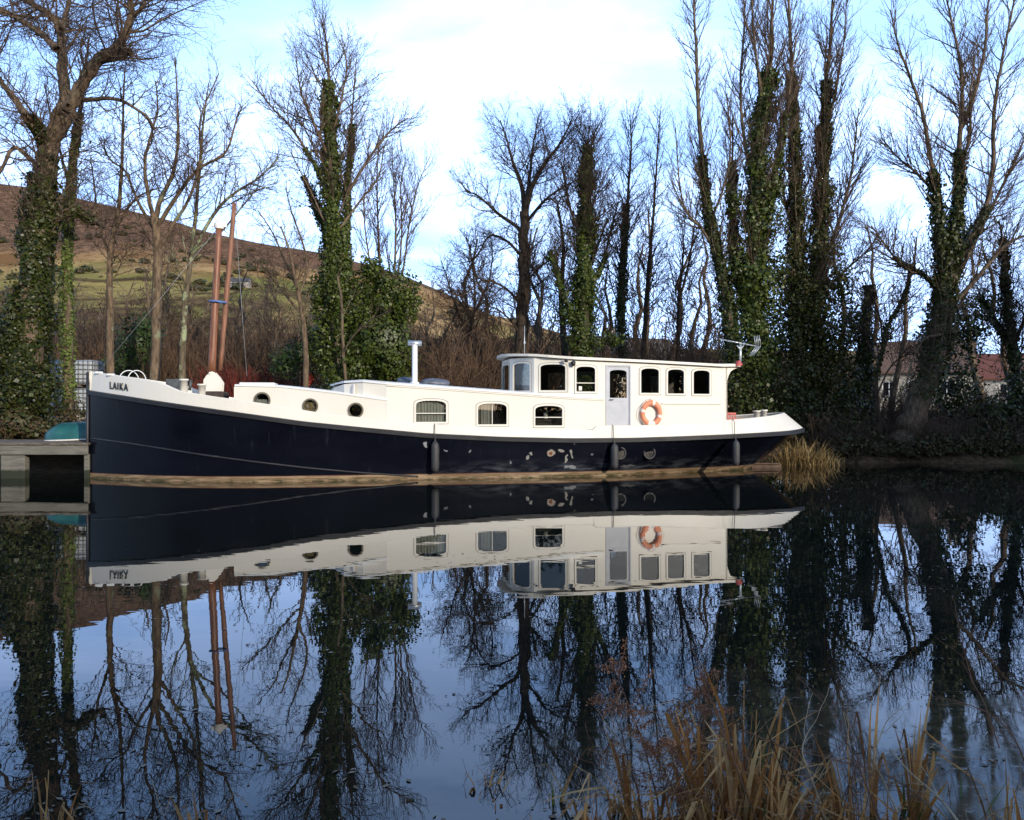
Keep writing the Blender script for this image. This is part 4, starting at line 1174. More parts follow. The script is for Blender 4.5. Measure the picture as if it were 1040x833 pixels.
def spawn(out, rng, pts, rad, lvl, P, L, f0=None, count=None, lens=None):
    dens = P['dens'][min(lvl, len(P['dens']) - 1)]
    c = count if count is not None else L * dens
    k = int(c) + (1 if rng.random() < c - int(c) else 0)
    m = len(pts) - 1
    f0 = P['f0'] if f0 is None else f0
    for j in range(k):
        f = f0 + (1 - f0) * (j + rng.random()) / max(1, k)
        i = min(m - 1, int(f*m)); q = f*m - i
        a, b = pts[i], pts[i+1]
        p = (a[0] + (b[0]-a[0])*q, a[1] + (b[1]-a[1])*q, a[2] + (b[2]-a[2])*q)
        tx, ty, tz = vnorm(b[0]-a[0], b[1]-a[1], b[2]-a[2])
        rx, ry, rz = vnorm(rng.gauss(0, 1), rng.gauss(0, 1), rng.gauss(0, 1))
        dd = rx*tx + ry*ty + rz*tz
        rx, ry, rz = vnorm(rx - dd*tx, ry - dd*ty, rz - dd*tz)
        an = R(rng.uniform(*P['ang']))
        ca_, sa_ = math.cos(an), math.sin(an)
        d = (tx*ca_ + rx*sa_, ty*ca_ + ry*sa_, tz*ca_ + rz*sa_)
        pr = rad[i] + (rad[i+1] - rad[i])*q
        if lens: Lc = lens[0] + (lens[1] - lens[0]) * f; Lc *= rng.uniform(0.7, 1.2)
        else: Lc = L * P['ratio'] * (1 - 0.55*f) * rng.uniform(0.6, 1.25)
        if Lc < 0.12: continue
        grow(out, rng, p, d, Lc, min(pr*0.62, 0.010*Lc + 0.0045), lvl, P)

def P_(ang=(30, 55), dens=(0, 1.2, 2.2, 3.2), ratio=0.5, wig=0.12, up=(0, 0.10, 0.06, 0.03), f0=0.15, mx=3, rmin=0.0048, seg=(6, 6, 4, 3)):
    return dict(ang=ang, dens=dens, ratio=ratio, wig=wig, up=up, f0=f0, max=mx, rmin=rmin, seg=seg)
OAK = P_((30, 65), (0, 1.6, 4.4, 7.0), 0.55, 0.17, (0, 0.08, 0.06, 0.03))
POPLAR = P_((20, 45), (0, 1.6, 4.0, 5.5), 0.50, 0.08, (0, 0.13, 0.12, 0.08))
ASH = P_((28, 58), (0, 1.6, 4.0, 6.0), 0.52, 0.11, (0, 0.11, 0.10, 0.06))

def smooth_path(pts, n):
    """Catmull-Rom through the points, n samples"""
    pts = [Vector(p) for p in pts]
    if len(pts) == 2: pts = [pts[0], (pts[0] + pts[1])/2, pts[1]]
    q = [2*pts[0] - pts[1]] + pts + [2*pts[-1] - pts[-2]]
    out = []; m = len(pts) - 1
    for i in range(n + 1):
        f = i / n * m; k = min(m - 1, int(f)); t = f - k
        a, b, c, d = q[k], q[k+1], q[k+2], q[k+3]
        out.append(0.5*((2*b) + (c-a)*t + (2*a-5*b+4*c-d)*t*t + (3*b-a-3*c+d)*t*t*t))
    return out

def leaf_mesh(name, C, N_, size, mat, parent=None, seed=0, squash=1.0):
    """one small folded diamond per leaf: C centres, N_ outward normals"""
    rg_ = np.random.default_rng(seed)
    C = np.asarray(C, dtype=float); N_ = np.asarray(N_, dtype=float)
    n = len(C)
    N_ = N_ + rg_.normal(0, 0.55, (n, 3)); N_ /= np.linalg.norm(N_, axis=1, keepdims=True)
    a = rg_.normal(0, 1, (n, 3)) + np.array([0, 0, -0.8])
    a -= N_ * (a*N_).sum(1, keepdims=True); a /= np.linalg.norm(a, axis=1, keepdims=True)
    b = np.cross(N_, a)
    s = size * np.exp(rg_.normal(-0.05, 0.27, (n, 1)))
    V = np.stack([C + a*s*0.6, C + b*s*0.45*squash + N_*s*0.08, C - a*s*0.5, C - b*s*0.45*squash + N_*s*0.08], 1).reshape(-1, 3)
    i = np.arange(n)[:, None]*4
    me = raw_mesh(name, V, [np.concatenate([i, i+1, i+2, i+3], 1)])
    return link(name, me, mat, parent)

def ivy_points(path, rad, thick, per_m, seed, fr=(0, 1), taper=0.6, shaggy=0.5):
    """ivy leaves in an uneven sleeve round a path"""
    rg_ = np.random.default_rng(seed)
    P = np.array([tuple(p) for p in path]); m = len(P) - 1
    L = np.linalg.norm(np.diff(P, axis=0), axis=1).sum()
    n = int(L * (fr[1]-fr[0]) * per_m * 1.55)
    u = rg_.random(n); f = fr[0] + (fr[1]-fr[0]) * u
    i = np.minimum(m-1, (f*m).astype(int)); q = (f*m - i)[:, None]
    c = P[i]*(1-q) + P[i+1]*q
    t = P[i+1] - P[i]; t /= np.linalg.norm(t, axis=1, keepdims=True)
    r = np.interp(f, np.linspace(0, 1, len(rad)), rad)
    g = rg_.random(n)*2*math.pi
    ph = rg_.random(6)*6.28
    h = f*L
    clump = 0.5 + 0.36*np.sin(h*1.9 + 2*g + ph[0]) + 0.28*np.sin(h*4.3 - 3*g + ph[1]) + 0.26*np.sin(h*0.8 + g + ph[2])
    th = thick * (1 - taper*u) * np.clip(clump, 0.05, 1.5)
    # bare notches
    keep = (clump > 0.16) | (rg_.random(n) < 0.2)
    rr = r + th * rg_.random(n)**0.55 + shaggy*0.25*np.abs(rg_.normal(0, 1, n))*(rg_.random(n) < 0.12)
    ref = np.where(np.abs(t[:, 2:3]) < 0.9, np.array([[0, 0, 1.0]]), np.array([[1.0, 0, 0]]))
    U = ref - t*(t*ref).sum(1, keepdims=True); U /= np.linalg.norm(U, axis=1, keepdims=True)
    Wv = np.cross(t, U)
    nrm = U*np.cos(g)[:, None] + Wv*np.sin(g)[:, None]
    return (c + nrm*rr[:, None])[keep], nrm[keep]

def blob_points(blobs, seed, dens=60):
    rg_ = np.random.default_rng(seed)
    Cs, Ns = [], []
    for c, r in blobs:
        n = int(dens * (r[0]*r[1] + r[1]*r[2] + r[0]*r[2]) * 4)
        v = rg_.normal(0, 1, (n, 3)); v /= np.linalg.norm(v, axis=1, keepdims=True)
        ph = rg_.random(6)*6.28
        q = 1 + 0.16*np.sin(4*v[:, 0] + 3*v[:, 2] + ph[0]) + 0.13*np.sin(7*v[:, 1] - 5*v[:, 2] + ph[1]) + 0.10*np.sin(11*v[:, 0] + 9*v[:, 1] + ph[2])
        k = np.where(rg_.random(n) < 0.15, 1 + 0.12*np.abs(rg_.normal(0, 1, n)), rg_.random(n)**0.30)
        p = np.array(tuple(c)) + v*np.array(r)*(q*k)[:, None]
        Cs.append(p); Ns.append(v)
    return np.concatenate(Cs), np.concatenate(Ns)

TREE_N = [0]
def hero_tree(name, label, limbs, P, bark, twig, ivy=None, ivy_mat=None, ivy_size=0.13, group=None, drift=0.10, root=None, seed=None, extra_blobs=None, extra_dens=70, cat="tree"):
    """limbs: (pixel path, depth, r0, r1, child count, (child length low, high), f0)
       ivy: list of (limb index, from, to, thickness, leaves per metre)"""
    TREE_N[0] += 1
    sd = seed if seed is not None else 100 + TREE_N[0]
    rng = random.Random(sd)
    first = at(limbs[0][0][0][0], limbs[0][0][0][1], limbs[0][1])
    base = Vector((first.x, first.y, float(gz(first.x, first.y)) - 0.05))
    e = empty(name, base)
    tag(e, label, cat, group)
    paths, rads, out = [], [], {}
    for li, (pp, Y, r0, r1, cnt, lens, f0) in enumerate(limbs):
        dr = 0.0 if li == 0 else rng.choice((-1, 1)) * rng.uniform(0.3, 1.0) * drift
        pts = []
        for i, (a, b) in enumerate(pp):
            pts.append(at(a, b, Y * (1 + dr * i / max(1, len(pp) - 1) * 0.6)))
        if li == 0: pts[0] = Vector((pts[0].x, pts[0].y, base.z - 0.1))
        pts = [p - base for p in pts]
        sp__ = smooth_path(pts, max(6, 4*len(pp)))
        n_ = len(sp__)
        rad = [r0 + (r1 - r0)*(i/(n_-1))**0.8 for i in range(n_)]
        # uneven bark, flared foot
        if li == 0: rad = [r*(1 + 0.45*math.exp(-i*1.1)) for i, r in enumerate(rad)]
        paths.append(sp__); rads.append(rad)
        jit = [tuple(p + Vector((rng.gauss(0, .25), rng.gauss(0, .25), 0))*r*0.5) for p, r in zip(sp__, rad)]
        out.setdefault(0, []).append((jit, rad, 10))
        Ls = sum((a-b).length for a, b in zip(sp__[1:], sp__[:-1]))
        if cnt: spawn(out, rng, [tuple(p) for p in sp__], rad, 1, P, Ls, f0, cnt*1.3, (lens[0]*1.25, lens[1]*1.3))
    thick = [t for l in out if l <= 1 for t in out[l]]
    thin = [t for l in out if l >= 2 for t in out[l]]
    build_tubes("trunk", thick, bark, e)
    if thin: build_tubes("crown", thin, twig, e)
    if ivy or extra_blobs:
        Cs, Ns = [], []
        for k, (li, a, b, th, pm) in enumerate(ivy or []):
            c, n = ivy_points(paths[li], rads[li], th, pm, sd*13 + k, (a, b))
            Cs.append(c); Ns.append(n)
        if extra_blobs:
            c, n = blob_points([(at(x, y, Y) - base, r) for x, y, Y, r in extra_blobs], sd + 5, extra_dens*1.55); Cs.append(c); Ns.append(n)
        leaf_mesh("ivy", np.concatenate(Cs), np.concatenate(Ns), ivy_size*0.80, ivy_mat, e, sd)
    return e

# ---- left bank
hero_tree("pollard_tree", "huge old pollard with thick broken limbs and a broad ivy skirt at the far left", [
    ([(24, 442), (28, 380), (33, 300), (39, 230), (45, 180), (51, 135)], 25.8, 0.48, 0.30, 26, (1.2, 2.4), 0.45),
    ([(46, 150), (38, 132), (28, 120)], 25.8, 0.20, 0.19, 6, (0.8, 1.4), 0.3),
    ([(28, 120), (20, 108), (8, 92), (-12, 72), (-40, 60)], 25.8, 0.15, 0.06, 14, (1.5, 2.6), 0.1),
    ([(53, 140), (62, 118), (66, 95), (63, 66), (63, 45), (60, 28), (50, 15), (36, 6), (22, -2), (5, -16)], 25.8, 0.24, 0.07, 30, (1.4, 2.8), 0.15),
    ([(62, 30), (66, 18), (70, 0), (74, -30)], 25.8, 0.11, 0.05, 12, (1.2, 2.2), 0.1),
    ([(57, 50), (46, 38), (30, 26), (10, 14), (-10, 5), (-40, -6)], 25.8, 0.13, 0.06, 18, (1.4, 2.6), 0.1),
    ([(54, 140), (66, 122), (76, 100), (88, 78), (100, 60), (115, 51), (125, 40), (131, 24), (133, 5), (128, -18)], 25.8, 0.27, 0.08, 34, (1.4, 2.8), 0.2),
    ([(102, 59), (118, 57), (132, 53)], 25.8, 0.17, 0.12, 8, (0.7, 1.3), 0.4),
    ([(74, 106), (84, 102), (97, 101), (110, 100), (125, 103), (137, 110), (150, 119), (158, 133)], 25.8, 0.10, 0.03, 16, (1.0, 1.8), 0.2),
    ([(45, 150), (52, 132), (58, 112), (70, 108)], 25.8, 0.16, 0.10, 6, (1.0, 1.8), 0.2),
    ([(44, 230), (75, 214), (90, 223), (106, 228)], 25.8, 0.15, 0.11, 8, (1.0, 1.8), 0.3),
    ([(40, 170), (15, 150), (0, 175), (-20, 190)], 25.8, 0.08, 0.04, 10, (1.2, 2.0), 0.2),
    ], P_((35, 75), (0, 1.5, 4.0, 6.0), 0.55, 0.15, (0, .10, .08, .05)), M['bark'], M['twig'],
    [(0, 0.0, 0.80, 0.46, 2000), (0, 0.55, 0.90, 0.14, 300), (1, 0, 0.9, 0.12, 400), (10, 0, 0.8, 0.15, 300)], M['ivy_dark'], 0.115,  # shade on this tree put into the colour: darker ivy leaves
    extra_blobs=[(8, 400, 25.6, (0.9, 0.7, 1.3)), (44, 395, 25.4, (0.6, 0.6, 1.0)), (14, 330, 25.6, (0.5, 0.5, 1.2)), (0, 360, 25.8, (0.8, .6, 1.2))], extra_dens=190)
hero_tree("slender_tree", "slender upright tree sleeved in bright yellow-green ivy right of the huge pollard", [
    ([(71, 426), (69, 340), (68, 260), (70, 200), (76, 150), (83, 105), (87, 70), (90, 40)], 27.4, 0.19, 0.03, 26, (1.6, 1.0), 0.3),
    ([(71, 190), (60, 150), (52, 120), (45, 85)], 27.4, 0.06, 0.02, 9, (1.2, 0.6), 0.2)], ASH, M['bark'], M['twig'],
    [(0, 0.05, 0.68, 0.16, 560)], M['ivy_light'], 0.10)
hero_tree("young_tree", "thin pale-barked young tree standing behind the lettered bow", [
    ([(112, 400), (112, 330), (111, 280), (114, 245), (121, 205), (124, 160), (125, 110), (127, 70)], 29.5, 0.16, 0.025, 30, (2.2, 0.9), 0.25),
    ([(112, 262), (100, 225), (96, 190), (92, 160)], 29.5, 0.06, 0.02, 9, (1.4, 0.7), 0.2),
    ([(116, 235), (135, 205), (150, 195), (165, 190)], 29.5, 0.06, 0.02, 9, (1.4, 0.7), 0.2)], OAK, M['bark_pale'], M['twig'])
hero_tree("forked_tree", "pale sunlit tree forking into several rising stems left of the brown mast", [
    ([(156, 400), (158, 340), (160, 285), (159, 240), (157, 222)], 28.6, 0.20, 0.14, 4, (2.0, 1.5), 0.5),
    ([(157, 226), (163, 203), (176, 175), (181, 140), (180, 100), (178, 58)], 28.6, 0.11, 0.02, 24, (2.0, 0.8), 0.15),
    ([(157, 226), (150, 195), (147, 165), (154, 135), (160, 110), (158, 82)], 28.6, 0.09, 0.02, 20, (1.8, 0.7), 0.15),
    ([(158, 232), (176, 205), (192, 182), (207, 168), (229, 155), (240, 122), (246, 108)], 28.6, 0.09, 0.02, 24, (1.8, 0.8), 0.2),
    ([(160, 255), (178, 225), (195, 195), (203, 160), (204, 120), (222, 75)], 28.6, 0.08, 0.02, 22, (1.8, 0.8), 0.2),
    ([(158, 235), (140, 205), (128, 175), (112, 162), (100, 140)], 28.6, 0.07, 0.02, 18, (1.6, 0.7), 0.2)], OAK, M['bark_pale'], M['twig'])
hero_tree("lichened_tree", "lichen-spotted leaning tree close behind the brown mast", [
    ([(184, 400), (186, 340), (190, 290), (195, 250), (200, 205), (204, 160), (207, 120), (212, 85)], 30, 0.15, 0.02, 26, (2.0, 0.8), 0.3),
    ([(194, 262), (212, 226), (228, 205), (243, 193), (258, 184), (272, 172), (283, 160)], 30, 0.08, 0.02, 26, (1.8, 0.8), 0.2),
    ([(196, 255), (222, 238), (250, 205), (262, 190)], 30, 0.05, 0.02, 12, (1.4, 0.7), 0.2),
    ([(190, 290), (176, 262), (172, 235)], 30, 0.04, 0.02, 6, (1.2, 0.7), 0.2)], OAK, M['bark_lichen'], M['twig'])
hero_tree("bare_tree", "small crooked bare tree with low spreading branches left of the tall ivy-clad tree", [
    ([(311, 400), (310, 350), (306, 315), (300, 285), (294, 255), (285, 230)], 30.5, 0.14, 0.03, 18, (1.8, 0.8), 0.3),
    ([(306, 318), (290, 300), (272, 278), (258, 262), (246, 250)], 30.5, 0.06, 0.02, 18, (1.4, 0.7), 0.15),
    ([(304, 300), (312, 270), (305, 240), (296, 215), (290, 190)], 30.5, 0.06, 0.02, 14, (1.4, 0.7), 0.2),
    ([(300, 290), (288, 262), (276, 235), (262, 214)], 30.5, 0.05, 0.02, 14, (1.4, 0.7), 0.2)], OAK, M['bark_pale'], M['twig'])
# tall ivy-clad tree
hero_tree("ivy_clad_tree", "tall tree with an ivy-covered stem and fanned bare crown above the fore cabin", [
    ([(344, 405), (342, 340), (340, 280), (338, 220), (336, 160), (333, 110), (334, 75), (332, 42)], 31, 0.30, 0.03, 28, (4.0, 1.6), 0.38),
    ([(350, 280), (352, 230), (353, 190), (356, 150), (358, 110), (362, 60)], 31, 0.13, 0.02, 26, (2.6, 1.0), 0.3),
    ([(338, 262), (326, 225), (317, 200), (308, 180)], 31, 0.08, 0.03, 8, (2.0, 1.0), 0.5),
    ([(337, 200), (318, 165), (296, 130), (275, 108), (256, 82)], 31, 0.08, 0.02, 24, (2.0, 0.8), 0.2),
    ([(336, 165), (320, 128), (306, 95), (300, 55)], 31, 0.07, 0.02, 22, (1.8, 0.8), 0.2),
    ([(354, 195), (372, 165), (388, 143), (400, 130), (414, 120)], 31, 0.07, 0.02, 22, (1.8, 0.8), 0.2),
    ([(340, 130), (348, 95), (352, 65), (345, 40)], 31, 0.06, 0.02, 18, (1.6, 0.7), 0.2),
    ([(345, 232), (365, 205), (384, 180), (390, 150)], 31, 0.06, 0.02, 18, (1.8, 0.7), 0.2),
    ([(352, 395), (348, 350), (347, 310), (343, 280)], 30.4, 0.07, 0.05, 2, (1.4, .8), 0.5),
    ([(346, 362), (360, 340), (378, 325), (397, 315)], 30.2, 0.04, 0.02, 8, (1.0, .5), 0.3)], ASH, M['bark'], M['twig'],
    [(0, 0.0, 0.82, 0.60, 1150), (1, 0.0, 0.72, 0.22, 420), (2, 0.1, 1.0, 0.26, 420), (3, 0, 0.35, 0.16, 200)], M['ivy'], 0.13,
    extra_blobs=[(330, 350, 31, (0.7, 0.7, 1.6)), (342, 290, 31, (0.8, 0.8, 1.3)), (325, 300, 31, (.45, .5, .9))], extra_dens=110)

def leaf_bush(name, label, blobs, mat, size=0.14, dens=90, group=None, seed=1, cat="bush", sticks=True):
    c = at(blobs[0][0], blobs[0][1], blobs[0][2])
    base = Vector((c.x, c.y, float(gz(c.x, c.y)) - 0.05))
    e = empty(name, base); tag(e, label, cat, group)
    bl = [(at(x, y, Y) - base, r) for x, y, Y, r in blobs]
    C_, N_ = blob_points(bl, seed, dens*1.5)
    ok = C_[:, 2] > 0.0
    leaf_mesh("foliage", C_[ok], N_[ok], size*0.82, mat, e, seed)
    rng = random.Random(seed); out = {}
    for ctr, r in bl:
        b0 = Vector((ctr.x*0.5, ctr.y*0.5, 0))
        path = smooth_path([b0, b0.lerp(ctr, .6) + Vector((rng.gauss(0, .2), rng.gauss(0, .2), 0)), ctr], 6)
        rad = [0.07 - 0.008*i for i in range(7)]
        out.setdefault(0, []).append(([tuple(p) for p in path], rad, 6))
        spawn(out, rng, [tuple(p) for p in path], rad, 1, P_((30, 70), (0, 1, 1.5, 1.5), .6, .2, mx=2), max(r)*1.1, .4, 10, (max(r)*.7, max(r)*1.1))
    build_tubes("branches", [t for l in out for t in out[l]], M['twig'], e)
    return e
leaf_bush("ivy_bush", "big rounded dark green ivy bush crowding right against the tall ivy-clad tree", [(385, 350, 31.5, (1.5, 1.2, 1.7)), (398, 300, 31.5, (1.1, 1.0, 1.1)), (365, 310, 31.5, (0.9, .9, 1.3)), (378, 275, 31.7, (0.5, .6, .6)), (412, 312, 31.5, (.6, .6, .7)), (400, 372, 31.2, (0.9, .9, 1.1)), (360, 370, 31.2, (0.9, .9, 1.3))], M['ivy'], 0.135, 150, seed=21)
leaf_bush("evergreen_bush", "light green low bush between the small crooked bare tree and the tall ivy-clad tree", [(303, 360, 31.8, (0.9, .7, .7)), (290, 372, 31.8, (0.7, .6, .6)), (318, 345, 31.8, (.6, .6, .7))], M['evergreen'], 0.12, 90, seed=22)
leaf_bush("holly_bush", "dark evergreen bush in the brown brush behind the bow hoops", [(138, 350, 33, (1.0, .8, 1.2)), (150, 335, 33, (.7, .7, .8)), (128, 368, 33, (0.8, .7, .9))], M['evergreen'], 0.12, 90, seed=23)
leaf_bush("bramble_bush", "low tangled green and brown bramble under the huge pollard above the jetty", [(15, 432, 25.0, (1.0, .7, .55)), (42, 436, 24.8, (.7, .5, .4)), (-12, 430, 25, (1.0, .7, .6)), (70, 425, 26.5, (.7, .5, .7))], M['bramble'], 0.11, 110, seed=24)

hero_tree("multi_stem_tree", "clump of fine whip-like bare stems right of the tall ivy-clad tree", [
    ([(384, 380), (386, 300), (384, 230), (383, 180), (385, 140)], 36, 0.08, 0.015, 26, (2.2, 0.8), 0.3),
    ([(398, 380), (400, 300), (402, 230), (400, 190), (398, 150)], 36, 0.08, 0.015, 26, (2.2, 0.8), 0.3),
    ([(398, 330), (410, 270), (416, 225), (424, 190), (436, 160)], 36, 0.06, 0.015, 26, (2.0, 0.8), 0.3),
    ([(386, 330), (376, 270), (370, 220), (372, 170)], 36, 0.06, 0.015, 20, (2.0, 0.8), 0.3),
    ([(402, 300), (408, 240), (407, 190), (412, 160)], 36, 0.05, 0.015, 20, (1.8, 0.8), 0.3)], POPLAR, M['bark'], M['twig'])
# ---- middle
hero_tree("oak_tree", "broad bare oak-like tree with spreading crown rising behind the wheelhouse front", [
    ([(528, 400), (529, 350), (531, 300), (532, 255), (533, 215)], 36, 0.36, 0.22, 10, (3.0, 2.0), 0.4),
    ([(533, 222), (530, 190), (521, 165), (514, 140), (508, 122)], 36, 0.15, 0.02, 22, (2.4, 0.9), 0.15),
    ([(533, 218), (541, 188), (554, 165), (566, 150), (576, 132), (582, 118)], 36, 0.15, 0.02, 24, (2.4, 0.9), 0.15),
    ([(533, 240), (522, 228), (507, 218), (495, 207), (484, 198), (474, 194), (468, 185)], 36, 0.11, 0.02, 26, (2.0, 0.8), 0.15),
    ([(533, 215), (538, 180), (541, 150), (547, 118)], 36, 0.12, 0.02, 20, (2.2, 0.8), 0.15),
    ([(531, 262), (515, 245), (497, 240), (483, 262), (466, 268)], 36, 0.08, 0.02, 22, (1.8, 0.8), 0.15),
    ([(530, 310), (512, 292), (490, 285), (470, 300), (455, 297)], 36, 0.07, 0.02, 22, (1.8, 0.8), 0.15),
    ([(533, 228), (552, 205), (572, 190), (590, 182)], 36, 0.09, 0.02, 22, (1.8, 0.8), 0.15),
    ([(529, 340), (515, 322), (500, 312), (487, 315)], 36, 0.06, 0.02, 18, (1.8, 0.8), 0.15),
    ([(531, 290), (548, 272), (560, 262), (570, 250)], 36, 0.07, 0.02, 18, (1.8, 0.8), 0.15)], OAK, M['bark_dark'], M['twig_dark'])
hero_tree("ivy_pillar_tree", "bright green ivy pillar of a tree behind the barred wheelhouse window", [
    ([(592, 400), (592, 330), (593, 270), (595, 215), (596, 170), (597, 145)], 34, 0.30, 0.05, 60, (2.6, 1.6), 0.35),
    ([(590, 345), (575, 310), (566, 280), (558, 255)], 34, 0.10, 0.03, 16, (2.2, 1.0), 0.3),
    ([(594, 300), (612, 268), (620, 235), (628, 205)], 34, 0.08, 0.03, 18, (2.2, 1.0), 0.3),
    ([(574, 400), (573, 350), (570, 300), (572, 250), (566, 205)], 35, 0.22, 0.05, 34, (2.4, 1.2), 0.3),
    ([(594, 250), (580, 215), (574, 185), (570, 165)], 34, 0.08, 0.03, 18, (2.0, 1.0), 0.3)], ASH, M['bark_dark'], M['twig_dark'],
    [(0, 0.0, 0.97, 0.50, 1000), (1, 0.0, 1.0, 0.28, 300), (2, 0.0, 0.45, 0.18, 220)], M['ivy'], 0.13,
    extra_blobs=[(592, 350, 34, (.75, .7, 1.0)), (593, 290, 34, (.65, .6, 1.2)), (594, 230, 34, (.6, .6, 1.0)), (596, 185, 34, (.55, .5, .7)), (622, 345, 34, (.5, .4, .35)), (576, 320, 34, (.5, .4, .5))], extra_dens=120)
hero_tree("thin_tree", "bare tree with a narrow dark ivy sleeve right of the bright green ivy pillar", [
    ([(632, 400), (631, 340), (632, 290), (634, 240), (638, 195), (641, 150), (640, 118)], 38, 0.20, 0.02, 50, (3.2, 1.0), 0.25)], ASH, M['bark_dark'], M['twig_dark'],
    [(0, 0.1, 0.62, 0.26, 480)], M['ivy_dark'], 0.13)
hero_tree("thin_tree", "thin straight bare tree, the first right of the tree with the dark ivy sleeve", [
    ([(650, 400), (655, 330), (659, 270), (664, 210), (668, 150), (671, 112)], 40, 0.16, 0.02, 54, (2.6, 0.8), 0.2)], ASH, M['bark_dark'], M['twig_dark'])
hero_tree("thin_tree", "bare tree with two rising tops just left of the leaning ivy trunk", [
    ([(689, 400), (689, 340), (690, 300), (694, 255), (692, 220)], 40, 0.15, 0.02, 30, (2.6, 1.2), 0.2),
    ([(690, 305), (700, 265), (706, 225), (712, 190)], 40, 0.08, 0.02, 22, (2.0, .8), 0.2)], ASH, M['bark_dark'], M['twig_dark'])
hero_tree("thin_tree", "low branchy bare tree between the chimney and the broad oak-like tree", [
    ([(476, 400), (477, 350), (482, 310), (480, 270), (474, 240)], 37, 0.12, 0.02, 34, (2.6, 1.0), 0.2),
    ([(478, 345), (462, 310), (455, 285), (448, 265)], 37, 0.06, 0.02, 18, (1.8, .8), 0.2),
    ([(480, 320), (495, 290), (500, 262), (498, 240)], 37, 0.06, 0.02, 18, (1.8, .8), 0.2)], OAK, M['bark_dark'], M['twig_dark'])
# ---- right group
hero_tree("leaning_ivy_tree", "ivy-wrapped trunk leaning left with a thin bare top, left edge of the dark right-hand group", [
    ([(748, 420), (744, 360), (737, 305), (727, 250), (718, 205), (713, 160), (709, 100), (707, 50), (705, 10), (703, -40)], 31, 0.22, 0.025, 60, (2.2, 1.2), 0.2),
    ([(728, 258), (712, 232), (697, 215), (690, 185), (686, 130)], 31, 0.07, 0.02, 26, (1.8, .8), 0.2),
    ([(722, 225), (735, 190), (742, 150), (738, 95)], 31, 0.06, 0.02, 22, (1.8, .8), 0.2)], POPLAR, M['bark'], M['twig'],
    [(0, 0.0, 0.56, 0.24, 620)], M['ivy_dark'], 0.13)
hero_tree("ivy_poplar", "tall poplar in thick green ivy with jagged side tufts directly behind the TV aerial", [
    ([(773, 430), (770, 350), (768, 280), (768, 220), (770, 160), (777, 100), (782, 70), (784, 20), (787, -50)], 31, 0.32, 0.035, 60, (2.8, 1.5), 0.2),
    ([(765, 330), (750, 280), (745, 225), (744, 175), (744, 120)], 31, 0.14, 0.03, 22, (2.2, 1.0), 0.4),
    ([(769, 240), (784, 200), (792, 150), (800, 105), (808, 40)], 31, 0.12, 0.03, 30, (2.2, 1.0), 0.4),
    ([(769, 200), (757, 150), (752, 90), (756, 20), (752, -40)], 31, 0.10, 0.02, 36, (2.2, 1.0), 0.2),
    ([(776, 110), (768, 60), (764, 10), (762, -40)], 31, 0.07, 0.02, 24, (1.8, .8), 0.2)], POPLAR, M['bark'], M['twig'],
    [(0, 0.0, 0.74, 0.62, 1000), (1, 0.0, 0.80, 0.36, 620), (2, 0.0, 0.70, 0.22, 380)], M['ivy'], 0.135,
    extra_blobs=[(762, 350, 31, (1.3, 1.0, 1.8)), (770, 290, 31, (1.1, .9, 1.4)), (750, 270, 31, (.7, .6, 1.1)), (745, 205, 31, (.4, .4, .7)), (774, 225, 31, (.9, .7, 1.1)), (772, 170, 31, (.65, .6, .8)), (780, 110, 31, (.42, .4, .6)), (788, 190, 31, (.4, .4, .6)), (778, 80, 31, (.3, .3, .45))], extra_dens=105)
hero_tree("twin_ivy_tree", "twin-stemmed tall tree with brownish ivy between the ivy poplar and the ivy spire", [
    ([(812, 450), (811, 360), (810, 290), (809, 230), (807, 180), (806, 120), (804, 70), (802, 20), (799, -40)], 32, 0.28, 0.03, 62, (2.8, 1.4), 0.15),
    ([(826, 450), (830, 370), (828, 300), (832, 240), (836, 185), (838, 130), (839, 85), (843, 40), (848, -40)], 32.4, 0.28, 0.03, 66, (2.8, 1.4), 0.15),
    ([(832, 280), (850, 230), (862, 190), (868, 150), (872, 110)], 32, 0.10, 0.02, 34, (2.2, 1.0), 0.2),
    ([(809, 250), (796, 200), (792, 160), (788, 110)], 32, 0.08, 0.02, 26, (1.8, .8), 0.2),
    ([(838, 140), (848, 95), (856, 50), (860, 0)], 32, 0.07, 0.02, 26, (1.8, .8), 0.2),
    ([(832, 300), (858, 275), (880, 255), (895, 235)], 32, 0.07, 0.02, 26, (1.8, .8), 0.2)], POPLAR, M['bark'], M['twig'],
    [(0, 0.0, 0.74, 0.40, 760), (1, 0.0, 0.76, 0.44, 800)], M['ivy_brown'], 0.12,
    extra_blobs=[(822, 380, 32, (1.9, 1.2, 2.2)), (815, 310, 32, (1.3, 1.0, 1.7)), (845, 340, 32, (1.0, 1.0, 1.6)), (830, 255, 32, (1.1, .8, 1.3)), (800, 275, 32, (.9, .8, 1.1)), (853, 290, 32, (.7, .7, 1.0)), (810, 205, 32, (.55, .5, .9)), (838, 200, 32, (.6, .6, .9)), (868, 330, 32, (.6, .6, .9)), (836, 140, 32, (.4, .4, .7)), (800, 340, 32, (1.0, .9, 1.5)), (855, 400, 32, (1.1, .9, 1.7))], extra_dens=110)
hero_tree("ivy_spire", "narrow dark ivy spire standing by itself left of the big leaning tree", [
    ([(878, 460), (878, 420), (879, 370), (881, 320), (883, 290)], 32, 0.10, 0.03, 14, (.8, .5), 0.3)], ASH, M['bark_dark'], M['twig_dark'],
    [(0, 0.0, 1.0, 0.46, 900)], M['ivy_dark'], 0.13, extra_blobs=[(877, 420, 32, (.6, .6, 1.4)), (879, 360, 32, (.45, .5, 1.2))], extra_dens=110)
